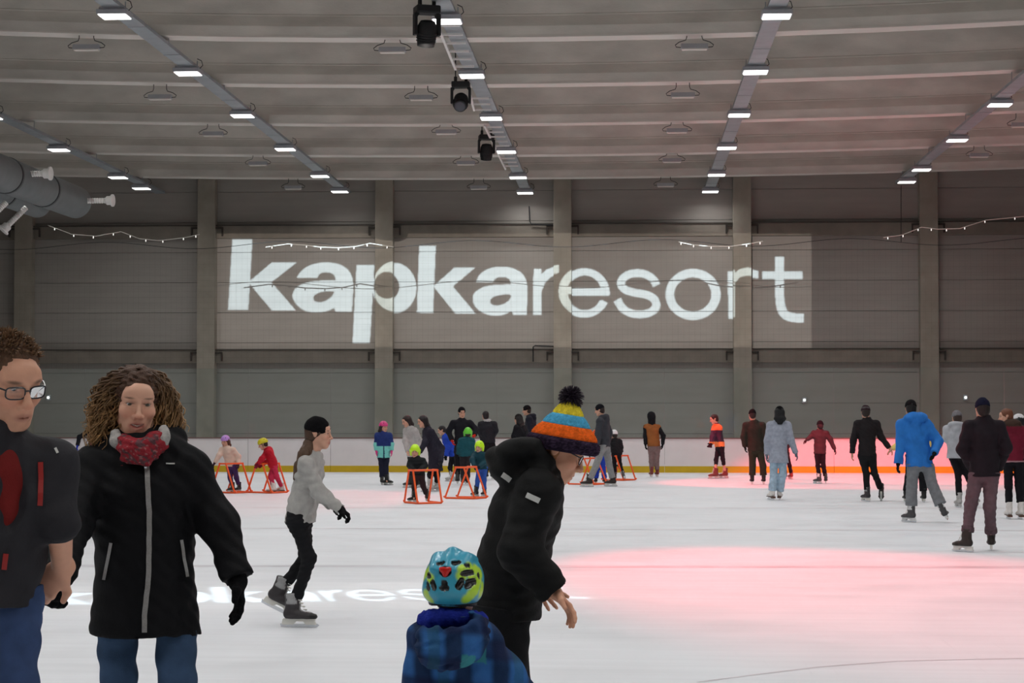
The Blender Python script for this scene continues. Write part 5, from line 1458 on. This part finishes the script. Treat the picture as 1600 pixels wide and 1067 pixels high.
for k in range(7):
    x = (k - 3) * 0.0060; m.tube([H(x, 0.0965 - abs(k - 3) ** 2 * 0.0007, -0.0605 + abs(k - 3) * 0.0012) - og, H(x, 0.0985 - abs(k - 3) ** 2 * 0.0007, -0.0695 + abs(k - 3) * 0.0018) - og], 0.0031, 6)
m.build('teeth', mat('teeth', srgb(222, 214, 202), 0.3, noise=0.03), wo['root'], smooth=True)
m = MB(); m.tube([H(-0.078, 0.002, -0.034) - og, H(-0.079, 0.002, -0.040) - og], [0.004, 0.0045], 8); m.build('earring', M_STEEL, wo['root'], smooth=True)
# hair: cap plus curls
S = Sdf(); H.e(S, (0, -0.02, 0.042), (0.088, 0.104, 0.094)); H.e(S, (0, -0.06, -0.03), (0.10, 0.055, 0.10), 0.03)
H.e(S, (0, 0.105, -0.03), (0.069, 0.085, 0.093), 0.012, 's')
V, Q = S.mesh(0.005, wrinkle(0.006, 130, 4)); part('hair', V, Q, M_HAIR, wo['root'], srgb(78, 52, 36), og)
rs = scalp(H, 960, lambda p, v: not (p[1] > 0.018 and p[2] < 0.080) and p[2] > -0.035 and not (p[1] > 0.05 and p[2] < 0.092))
par = [(RNG.uniform(0.15, 0.29), RNG.uniform(0, 6.28), RNG.uniform(2.6, 5.0), RNG.uniform(0.007, 0.014), RNG.uniform(0.008, 0.066)) for _ in rs]
def curl_grow(t, i, p, d):
    ln, ph, fr, am, outw = par[i]; lp = rs[i][2]
    side = np.sign(lp[0]) if abs(lp[0]) > 0.004 else 1.0
    lat = nrm(H.x * side * (0.55 + 4 * abs(lp[0])) - H.f * (0.35 if lp[1] < 0.03 else 0.75) )
    off = d * 0.014 * min(1, t * 4) + lat * outw * (t ** 0.7) * 1.15 + np.array([0, 0, -1]) * ln * (t ** 1.35) * (0.95 if lp[2] > 0.06 else 0.8)
    # wrap round the skull before falling
    off = off + lat * 0.05 * math.sin(min(1, t * 1.6) * math.pi * 0.5) * max(0, lp[2] - 0.02) / 0.1
    a = ph + fr * 2 * math.pi * t
    return off + (lat * math.cos(a) + np.cross(lat, [0, 0, 1]) * math.sin(a) + np.array([0, 0, 0.5]) * math.sin(a + 1)) * am * (0.3 + 0.7 * t)
strands(wo, [(r[0], r[1]) for r in rs], curl_grow, 'curls', 0.0036, 24, srgb(66, 43, 30), srgb(206, 160, 106))
# scarf, fleece collar lining, zips
S = Sdf(); nk = wo['nk']
for a in np.linspace(0, 2 * math.pi, 11)[:-1]:
    S.ell(nk + np.array([math.sin(a) * 0.072, -math.cos(a) * 0.068, -0.020 - 0.012 * math.cos(a)]), (0.031, 0.031, 0.025), None, 0.02)
S.cap(W(210, 706, YWm - 0.105), W(226, 719, YWm - 0.115), (0.055, 0.02), (0.02, 0.016), 0.03, u=(1, 0, 0)); S.cap(W(245, 690, YWm - 0.09), W(228, 714, YWm - 0.115), 0.034, 0.02, 0.03)
S.chain([W(190, 690, YWm - 0.07), W(204, 701, YWm - 0.115), W(222, 705, YWm - 0.125), W(244, 694, YWm - 0.09)], [0.026, 0.030, 0.030, 0.026], 0.02)
V, Q = S.mesh(0.0055, wrinkle(0.005, 75, 12, (0.6, 0.6, 2.2)))
def scarf_col(V_):
    f = wrinkle(1.0, 95, 3, (0.6, 0.6, 2))(V_); g = wrinkle(1.0, 160, 8, (1, 1, 1.6))(V_)
    c = np.tile(np.array(srgb(150, 48, 56)), (len(V_), 1)); c[f > 0.35] = srgb(96, 66, 70); c[g > 0.9] = srgb(160, 110, 110); return c
part('scarf', V, Q, M_KNIT, wo['root'], scarf_col, og)
for nm, pts in (('l', [(180, 678), (182, 688), (190, 695), (200, 698)]), ('r', [(255, 672), (257, 682), (253, 690), (246, 695)])):
    S = Sdf(); P = [W(x, y, YWm - 0.075 - 0.02 * k / 3) for k, (x, y) in enumerate(pts)]
    S.chain(P, [0.015, 0.018, 0.016, 0.009], 0.02); V, Q = S.mesh(0.006, wrinkle(0.003, 90, 5)); part('fleece_lining', V, Q, M_KNIT, wo['root'], srgb(176, 172, 168), og)
bv = bvh_of(wo['jacket'], og)
zp = on_surf(bv, dense([(229, 717), (231, 760), (233, 800), (233, 850), (232, 900), (228, 940), (226, 962), (226, 988)], 6), 0.003)
strip(wo['root'], og, zp, 0.016, 0.006, M_ZIP, 'zipper')
m = MB(); p = zp[0] - og + np.array([0, -0.012, 0]); m.tube([p + np.array([0, 0, 0.012]), p, p - np.array([0, 0, 0.03])], [0.008, 0.009, 0.005], 8); m.build('zipper_pull', M_STEEL, wo['root'], smooth=True)
for pts in ([(174, 848), (170, 870), (163, 906)], [(283, 843), (287, 872), (292, 901)]):
    strip(wo['root'], og, on_surf(bv, dense(pts, 4), 0.003), 0.010, 0.005, M_ZIP, 'pocket_zipper')
strip(wo['root'], og, on_surf(bv, dense([(259, 724), (273, 724.5)], 3), 0.002), 0.0045, 0.002, M_REFL, 'chest_print')

# ================= man with glasses at the left edge
YMn = 5.5
def open_front(S, o):
    uu = o['u']; S.cap(W(36, 640, YMn - 0.09), W(34, 700, YMn - 0.12), (0.055, 0.075), (0.060, 0.085), 0.006, 's', uu); S.cap(W(33, 690, YMn - 0.14), W(30, 790, YMn - 0.14), (0.062, 0.095), (0.054, 0.095), 0.006, 's', uu); S.cap(W(30, 790, YMn - 0.14), W(14, 865, YMn - 0.16), (0.054, 0.09), (0.008, 0.06), 0.006, 's', uu)
mn = person('man with glasses in a dark grey jacket and red shirt at the left edge', YMn, 26, (12, 596), (-14, 686), (-42, 935),
    [(-120, 830, -0.05), (93, 820, 0.02)], [(-110, 950, -0.2), (97, 889, 0.14)], [(-70, 1170, -0.05), (15, 1170, -0.05)], [(-75, None), (20, None, 0.1)],
    H=1.83, hs=1.03, look=48, tilt=20, roll=4, vox=0.0075, detail=True, shw=0.176, group=FG, bare=True, sleeve_end=(1, 0.04),
    top=dict(col=srgb(44, 43, 47), hem=945, bulk=0.036, hemw=0.138, waist=0.135, chest=0.15, collar=0.05, extra=open_front, wr=0.004, wf=30, sleeve=(0.042, 0.026, 0.020)),
    pants=dict(col=srgb(58, 76, 112), bulk=0.03, mat=M_DENIM, hemr=0.06), gloves=None, skates='black', hair=('none',), face_hair=srgb(96, 68, 48),
    hand_d=[None, (-0.62, 0.15, -0.6)], hand_n=[None, (-0.4, 0.8, -0.3)], curl=(0.4, 0.9), skin=srgb(220, 164, 136))
H = mn['H']; og = mn['origin']
add_eyes(mn, srgb(70, 80, 90), (0.1, 1, -0.5))
# shirt under the open jacket
S = Sdf(); nk, sp, u_, s_ = mn['nk'], mn['spine'], mn['u'], mn['s']
S.cap(nk - sp * 0.10, nk - sp * 0.34, (0.14, 0.120), (0.14, 0.126), 0.04, u=u_); S.cap(nk - sp * 0.34, mn['pv'], (0.14, 0.126), (0.14, 0.115), 0.04, u=u_)
S.cap(nk - sp * 0.06, nk - sp * 0.005, 0.082, 0.068, 0.03, flat=(0, 1))
V, Q = S.mesh(0.0085, wrinkle(0.004, 36, 7)); part('shirt', V, Q, M_CLOTH, mn['root'], srgb(112, 28, 26), og)
# short hair
S = Sdf(); H.e(S, (0, -0.018, 0.042), (0.079, 0.099, 0.088)); H.e(S, (0, -0.06, -0.02), (0.068, 0.045, 0.06), 0.03)
H.e(S, (0, 0.115, -0.012), (0.078, 0.078, 0.098), 0.012, 's')
V, Q = S.mesh(0.005, wrinkle(0.003, 150, 4)); part('hair', V, Q, M_HAIR, mn['root'], srgb(98, 70, 50), og)
rs2 = scalp(H, 1100, lambda p, v: (p[2] > 0.09 and p[1] < 0.055) or (p[1] < 0.012 and p[2] > 0.0) or (p[1] < -0.05 and p[2] > -0.05) or (p[2] > 0.075 and p[1] < 0.04))
lens2 = RNG.uniform(0.010, 0.022, len(rs2)); rnd2 = RNG.normal(size=(len(rs2), 3)) * 0.35
strands(mn, [(r[0], r[1]) for r in rs2], lambda t, i, p, d: nrm(d + rnd2[i] + H.f * (0.5 if rs2[i][2][2] > 0.07 else -0.7) - H.u * (0.6 if rs2[i][2][2] < 0.07 else 0.0)) * lens2[i] * t + d * 0.006, 'hair_locks', 0.0026, 5, srgb(88, 62, 44), srgb(150, 114, 80))
def glasses(o, wl=0.026, hl=0.017, col=None, fy=0.107):
    H, og = o['H'], o['origin']; mt = mat('glasses_frame', srgb(30, 32, 38), 0.3, noise=0.03)
    m = MB()
    def rim(q):
        P = []
        for a in np.linspace(0, 2 * math.pi, 20, endpoint=False):
            cx, cy = math.cos(a), math.sin(a); e = 0.55
            P.append(H(q * 0.033 + wl * math.copysign(abs(cx) ** e, cx), fy - 0.012 * (abs(q * 0.033 + wl * cx) / 0.06) ** 2, 0.004 + hl * math.copysign(abs(cy) ** e, cy)) - og)
        return P
    e = None
    m.tube([H(-0.009, fy, 0.010) - og, H(0, fy + 0.003, 0.012) - og, H(0.009, fy, 0.010) - og], 0.0022, 6)
    g = m.build('glasses', mt, o['root'], smooth=True)
    for q in (-1, 1):
        m = MB(); P = rim(q); m.tube(P, 0.0022, 6, closed=True); m.build('rim', mt, g, smooth=True)
        m = MB(); c = sum(P) / len(P); m.add([c] + P, [(0, i + 1, (i + 1) % len(P) + 1) for i in range(len(P))]); m.build('lens', M_LENS, g)
        m = MB(); m.tube([H(q * 0.060, fy - 0.012, 0.012) - og, H(q * 0.079, 0.05, 0.012) - og, H(q * 0.081, -0.005, 0.018) - og, H(q * 0.080, -0.022, 0.0) - og], 0.0026, 6); m.build('temple', mt, g, smooth=True)
M_LENS = bpy.data.materials.new('lens_glass'); M_LENS.use_nodes = True
nt = M_LENS.node_tree; N = nt.nodes; L = nt.links; N.clear()
out_ = N.new('ShaderNodeOutputMaterial'); tr = N.new('ShaderNodeBsdfTransparent'); gl = N.new('ShaderNodeBsdfGlossy'); gl.inputs['Roughness'].default_value = 0.03; mx = N.new('ShaderNodeMixShader'); fr = N.new('ShaderNodeFresnel'); fr.inputs[0].default_value = 1.5
L.new(fr.outputs[0], mx.inputs[0]); L.new(tr.outputs[0], mx.inputs[1]); L.new(gl.outputs[0], mx.inputs[2]); L.new(mx.outputs[0], out_.inputs[0])
glasses(mn)
bv = bvh_of(mn['jacket'], og)
M_REDZ = mat('red_zip', srgb(150, 30, 26), 0.5, noise=0.1)
for pts in ([(63, 722), (64, 750), (62, 790)], [(9, 865), (6, 890)]):
    q = on_surf(bv, dense(pts, 4), 0.002)
    if len(q) > 2: strip(mn['root'], og, q, 0.014, 0.004, M_REDZ, 'pocket_zipper')
q = on_surf(bv, dense([(86, 700), (90, 708)], 3), 0.002)
if len(q) > 2: strip(mn['root'], og, q, 0.007, 0.002, M_REFL, 'shoulder_print')

# ================= person in the striped bobble hat
YP = 7.5
def p3_hood(S, o):
    for px, py, dy, r in ((782, 716, 0.0, 0.060), (800, 706, -0.08, 0.062), (805, 704, 0.08, 0.060), (828, 700, -0.11, 0.050), (832, 704, 0.10, 0.05), (850, 722, -0.09, 0.045), (795, 735, -0.06, 0.07), (852, 742, -0.04, 0.045)):
        S.ell(W(px, py, YP + dy), (r, r, r * 0.8), None, 0.04)
    # reaching forward bulge of the jacket front
    S.cap(W(835, 765, YP), W(825, 815, YP), 0.10, 0.085, 0.05)
p3 = person('person in black wearing a striped bobble hat, bending forward, one hand outstretched', YP, 102, (869, 702), (838, 738), (786, 935),
    [(800, 868, 0.22), (812, 862, -0.24)], [(835, 905, 0.25), (866, 924, -0.22)], [(800, 1085, 0.12), (790, 1090, -0.10)], [(770, None, 0.14), (765, None, -0.12)],
    H=1.72, hs=0.97, look=96, tilt=27, vox=0.0078, detail=True, shw=0.165, group=FG,
    top=dict(col=srgb(20, 20, 20), hem=965, bulk=0.036, chest=0.15, waist=0.14, hemw=0.15, hemd=0.105, collar=0.03, extra=p3_hood, wr=0.0038, wf=22, sleeve=(0.056, 0.050, 0.046)),
    pants=dict(col=srgb(20, 20, 22), bulk=0.03, hemr=0.06), gloves=None, skates='black', hair=('none',), face_hair=srgb(110, 72, 44),
    hand_d=[None, (0.55, -0.1, -0.62)], hand_n=[None, (-0.6, -0.3, -0.5)], curl=(0.4, 0.42), spread=0.16, skin=srgb(220, 162, 132))
H = p3['H']; og = p3['origin']
add_eyes(p3, srgb(80, 70, 50), (0, 1, -0.4))
glasses(p3, 0.024, 0.019)
S = Sdf(); H.e(S, (0, -0.03, 0.02), (0.078, 0.078, 0.07)); H.cp(S, (0.06, -0.01, 0.01), (0.055, 0.0, -0.09), 0.022, 0.012, 0.02); H.cp(S, (-0.06, -0.01, 0.01), (-0.055, 0.0, -0.09), 0.022, 0.012, 0.02)
H.e(S, (0, 0.10, -0.03), (0.066, 0.085, 0.085), 0.012, 's'); V, Q = S.mesh(0.006, wrinkle(0.003, 110, 6)); part('hair', V, Q, M_HAIR, p3['root'], srgb(150, 96, 56), og)
# knitted hat: ribbed rings round a leaning axis, one part per colour band
Bc = W(878, 705, YP - 0.01); ax_ = nrm(np.array([0.17, 0.0, 1.0])); e1 = perp_to([1, 0, 0], ax_); e2 = np.cross(ax_, e1)
def hat_r(h):
    return float(np.interp(h, [0, 0.010, 0.040, 0.052, 0.060, 0.098, 0.138, 0.170, 0.186, 0.194], [0.116, 0.124, 0.125, 0.120, 0.116, 0.087, 0.056, 0.034, 0.020, 0.004]))
hat_o = None
def hat_band(name, h0, h1, colf, ribs, amp, parent, rad_add=0.0, slices=14):
    V = []; C = []; F = []; n = 120
    for i in range(slices + 1):
        h = h0 + (h1 - h0) * i / slices; edge = math.sin(math.pi * i / slices) ** 0.5
        for k in range(n):
            a = 2 * math.pi * k / n; r = hat_r(h) + rad_add + 0.004 * edge + amp * (0.5 + 0.5 * math.cos(ribs * a)) * (0.3 + 0.7 * edge) * min(1, hat_r(h) / 0.05) + 0.0015 * math.sin(h * 900 + 3 * math.cos(ribs * a))
            V.append(Bc + ax_ * h + (e1 * math.cos(a) * 1.0 + e2 * math.sin(a) * 0.92) * r - og); C.append(colf(a, h, k, i))
    for i in range(slices):
        for k in range(n): F.append((i * n + k, i * n + (k + 1) % n, (i + 1) * n + (k + 1) % n, (i + 1) * n + k))
    return link(name, np_mesh(name, np.array(V), np.array(F), M_KNIT, np.array(C)), parent)
rr_ = np.random.default_rng(5); sp_ = rr_.uniform(size=(200, 40))
hat_o = hat_band('hat_brim', 0.0, 0.052, lambda a, h, k, i: np.array(srgb(52, 40, 58)) * (0.45 + 1.5 * sp_[k % 200, i % 40] ** 2), 34, 0.007, p3['root'], 0.004)
hat_band('orange_band', 0.050, 0.099, lambda a, h, k, i: np.array(srgb(240, 104, 34)) * (0.85 + 0.3 * sp_[k, i]), 34, 0.006, hat_o)
hat_band('blue_band', 0.098, 0.139, lambda a, h, k, i: np.array(srgb(84, 172, 212)) * (0.85 + 0.3 * sp_[k, i]), 34, 0.005, hat_o)
hat_band('yellow_band', 0.138, 0.194, lambda a, h, k, i: np.array(srgb(236, 214, 62)) * (0.88 + 0.24 * sp_[k, i]), 34, 0.005, hat_o)
pc_ = Bc + ax_ * 0.206
S = Sdf(); S.ell(pc_, (0.030, 0.030, 0.028)); V, Q = S.mesh(0.006); pb = part('bobble', V, Q, M_KNIT, hat_o, srgb(30, 22, 34), og)
yarn = [(pc_ + v * 0.02, v) for v in (nrm(RNG.normal(size=3)) for _ in range(420))]
strands(p3, yarn, lambda t, i, p, d: d * 0.030 * t + np.array([0, 0, -0.006]) * t * t, 'yarn', 0.0028, 4, srgb(24, 18, 28), srgb(52, 36, 54), pb)
bv = bvh_of(p3['jacket'], og)
for pts in ([(785, 741), (798, 750)], [(823, 773), (843, 783)]):
    strip(p3['root'], og, on_surf(bv, dense(pts, 5), 0.003), 0.020, 0.003, M_REFL, 'reflective_patch')

# ================= child in the turquoise and lime helmet
YC = 6.85
def plaid(V, o):
    u_, f_ = o['u'], o['fw']; L = V - o['origin']; a = L @ u_ + 0.35 * (L @ f_); z = L[:, 2] + 0.1 * a
    fa = np.abs(((a / 0.135) % 1) - 0.5) * 2; fz = np.abs(((z / 0.15 + 0.2) % 1) - 0.5) * 2
    da = np.clip((fa - 0.42) / 0.25, 0, 1); dz = np.clip((fz - 0.42) / 0.25, 0, 1)
    c = np.tile(np.array(srgb(50, 100, 160)), (len(V), 1))
    na, nz_ = np.array(srgb(22, 34, 60)), np.array(srgb(24, 30, 62))
    c = c * (1 - 0.85 * da[:, None]) + na * 0.85 * da[:, None]; c = c * (1 - 0.75 * dz[:, None]) + nz_ * 0.75 * dz[:, None]
    tq = (np.abs(((a / 0.27 + 0.3) % 1) - 0.5) < 0.10) & (np.abs(((z / 0.30 + 0.6) % 1) - 0.5) < 0.16); c[tq] = srgb(56, 128, 136)
    gr = (np.abs(((a / 0.27 + 0.75) % 1) - 0.5) < 0.07); c[gr] = c[gr] * 0.6 + np.array(srgb(40, 84, 92)) * 0.4
    return c
kd = person('small child in a turquoise and lime helmet and blue plaid jacket', YC, 176, (711, 921), (706, 977), (716, 1118),
    [(658, 1062, 0.0), (787, 1050, 0.0)], [(662, 1125, 0.1), (826, 1108, 0.05)], [(696, 1215, 0.05), (738, 1215, 0.05)], [(694, None), (742, None)],
    H=1.09, hs=0.855, look=172, tilt=6, vox=0.0065, shw=0.090, hipw=0.066, group=FG,
    top=dict(colfn=plaid, hem=1150, bulk=0.036, wr=0.007, wf=34, collar=0.02, mat=M_CLOTH, sleeve=(0.056, 0.06, 0.055), chest=0.15, waist=0.17, hemw=0.20),
    pants=dict(col=srgb(30, 32, 46), bulk=0.03), gloves=DK, skates='black', hair=('short', srgb(50, 36, 30)))
H = kd['H']; og = kd['origin']
S = Sdf()
for a in np.linspace(0, 2 * math.pi, 13)[:-1]:
    S.ell(kd['nk'] + np.array([math.sin(a) * 0.088, math.cos(a) * 0.080 , 0.028 - 0.012 * math.cos(a) - 0.012 * abs(math.sin(a))]), (0.036, 0.032, 0.028), None, 0.03)
V, Q = S.mesh(0.006, wrinkle(0.004, 60, 3)); part('collar', V, Q, M_KNIT, kd['root'], srgb(38, 52, 150), og)
S = Sdf()       # hood hanging down the back, open at the top
S.ell(W(704, 1003, YC - 0.125), (0.118, 0.062, 0.088), None, 0.02); S.ell(W(688, 1022, YC - 0.145), (0.075, 0.045, 0.05), None, 0.03); S.ell(W(742, 985, YC - 0.10), (0.05, 0.05, 0.06), None, 0.03)
S.ell(W(702, 973, YC - 0.115), (0.085, 0.055, 0.034), None, 0.012, 's')
V, Q = S.mesh(0.0055, wrinkle(0.006, 44, 21, (1, 1, 2.0))); part('hood', V, Q, M_CLOTH, kd['root'], lambda V_: plaid(V_ + np.array([0.05, 0, 0.06]), kd), og)
def helm(grow):
    S = Sdf(); H.e(S, (0, -0.018, 0.040), (0.118 + grow, 0.146 + grow, 0.116 + grow)); H.e(S, (0, -0.055, -0.01), (0.114 + grow, 0.105 + grow, 0.062 + grow), 0.04)
    return S
S = helm(0.0)
for x in (-0.062, 0.0, 0.062):          # raised ribs front to back
    for f0, f1 in ((-0.15, -0.06), (-0.06, 0.06)):
        H.cp(S, (x * 0.9, f0, 0.075 if f0 < -0.1 else 0.145 - abs(x) * 0.35), (x, f1, 0.145 - abs(x) * 0.35), 0.014, k=0.03)
S.cut(H(0, 0, -0.045), -H.u + H.f * 0.22)
Vh, Qh = S.mesh(0.006)
bvh_h = BVHTree.FromPolygons([Vector(v) for v in Vh], [tuple(int(i) for i in q) for q in Qh])
vents = [([(694, 911), (694, 919)], 0.010), ([(690, 919), (698, 919)], 0.008), ([(675, 910), (678, 918)], 0.010), ([(667, 912), (669, 920)], 0.008), ([(722, 908), (717, 916)], 0.012),
         ([(732, 910), (742, 908)], 0.011), ([(730, 916), (736, 913)], 0.010), ([(724, 896), (738, 894)], 0.0095), ([(668, 898), (671, 900)], 0.009), ([(686, 880), (691, 879)], 0.009), ([(710, 879), (716, 878)], 0.010),
         ([(728, 883), (733, 883)], 0.007), ([(748, 898), (749, 901)], 0.008)]
lime = [(668, 893), (664, 898), (672, 902), (666, 930), (670, 936), (724, 889), (734, 887), (744, 890), (750, 895), (722, 899), (737, 899), (745, 912), (742, 922), (736, 930), (744, 916), (748, 905), (730, 936), (754, 918), (752, 926)]
vent_ax = []
for pts, r in vents:
    q = [hit(bvh_h, *p) for p in pts]
    if any(a[0] is None for a in q): continue
    S.cap(q[0][0], q[1][0], r, r, 0.004, 's'); vent_ax.append((q[0][0], q[1][0], r))
q = hit(bvh_h, 695, 893); redc, redn = q
S.ell(redc, (0.021, 0.021, 0.017), None, 0.004, 's')
lp_ = np.array([p for p in (hit(bvh_h, *q)[0] for q in lime) if p is not None])
def helm_col(V_):
    d = np.min(np.linalg.norm(V_[:, None, :] - lp_[None], axis=2), 1)
    c = np.tile(np.array(srgb(58, 158, 186)), (len(V_), 1)); t = np.clip((0.026 - d) / 0.010, 0, 1)[:, None]
    c = c * (1 - t) + np.array(srgb(186, 226, 62)) * t
    for a, b, r in vent_ax:                 # foam inside the vents is black
        ba = b - a; tt = np.clip((V_ - a) @ ba / (ba @ ba), 0, 1); dd = np.linalg.norm(V_ - a - tt[:, None] * ba, axis=1); c[dd < r + 0.0012] = (0.006,) * 3
    c[np.linalg.norm((V_ - redc) / np.array([0.021, 0.021, 0.017]), axis=1) < 1.06] = (0.02, 0.008, 0.008)
    return c
V, Q = S.mesh(0.0042); ho = part('helmet', V, Q, M_SHELL, kd['root'], helm_col, og)
S = helm(-0.013); S.cut(H(0, 0, -0.052), -H.u + H.f * 0.22); V, Q = S.mesh(0.007); part('helmet_liner', V, Q, M_CLOTH, ho, (0.008,) * 3, og)
S = Sdf(); tri = [redc + np.array([-0.013, 0, 0.008]), redc + np.array([0.013, 0, 0.008]), redc + np.array([0, 0, -0.011])]
S.chain(tri + [tri[0]], [0.007] * 4, 0.006); S.ell(redc, (0.010, 0.006, 0.008), None, 0.006)
V, Q = S.mesh(0.003); part('rear_light', V - redn * 0.004, Q, mat('rear_light', srgb(200, 30, 24), 0.2, noise=0.05), ho, (0.5, 0.02, 0.02), og)
m = MB(); m.tube([H(q * 0.075, -0.02, -0.02) - og if False else H(0.085 * math.sin(a), -0.03 - 0.085 * math.cos(a), -0.052) - og for q in (1,) for a in np.linspace(-1.6, 1.6, 14)], 0.012, 8); m.build('fit_strap', M_BLACK, ho, smooth=True)

# ================= girl in the grey sweater
YG = YF(979)
gl_ = person('girl in a light grey sweater and black beanie skating to the right in profile', YG, 84, (497, 678), (489, 711), (468, 812),
    [(498, 768, -0.16), (490, 765, 0.14)], [(532, 795, -0.18), (520, 790, 0.10)], [(483, 873, -0.08), (478, 872, 0.10)], [(459, None, -0.08), (436, 925, 0.12)],
    H=1.60, hs=0.94, look=86, tilt=4, vox=0.0075, detail=True, female=True, shw=0.15, hipw=0.08, group='skaters on the middle ice',
    top=dict(name='sweater', col=srgb(168, 166, 162), hem=816, bulk=0.020, hemw=0.14, hemd=0.125, chest=0.14, waist=0.135, collar=0.03, mat=M_CLOTH, wr=0.006, wf=26, sleeve=(0.05, 0.046, 0.036)),
    pants=dict(col=srgb(22, 22, 25), bulk=0.006, hemr=0.046, cuff=0.10, rise=0.16), gloves=srgb(18, 18, 20), skates='hockey', hair=('short', srgb(72, 50, 36)), hat=('beanie', srgb(16, 15, 17)), curl=(0.9, 0.9),
    toe=[86, 84], footup=[None, (0.42, -0.1, 0.9)], hand_d=[(0.8, 0, -0.6), (0.8, 0, -0.6)], hand_n=[(-0.5, 0, -0.8), (-0.5, 0, -0.8)])
add_eyes(gl_, srgb(70, 56, 40))
og = gl_['origin']
S = Sdf(); S.chain([W(483, 694, YG - 0.02), W(477, 712, YG - 0.06), W(468, 730, YG - 0.08), W(460, 748, YG - 0.08)], [0.05, 0.055, 0.042, 0.012], 0.03)
V, Q = S.mesh(0.007, wrinkle(0.004, 70, 3, (1, 1, 0.5))); part('ponytail', V, Q, M_HAIR, gl_['root'], srgb(84, 62, 46), og)
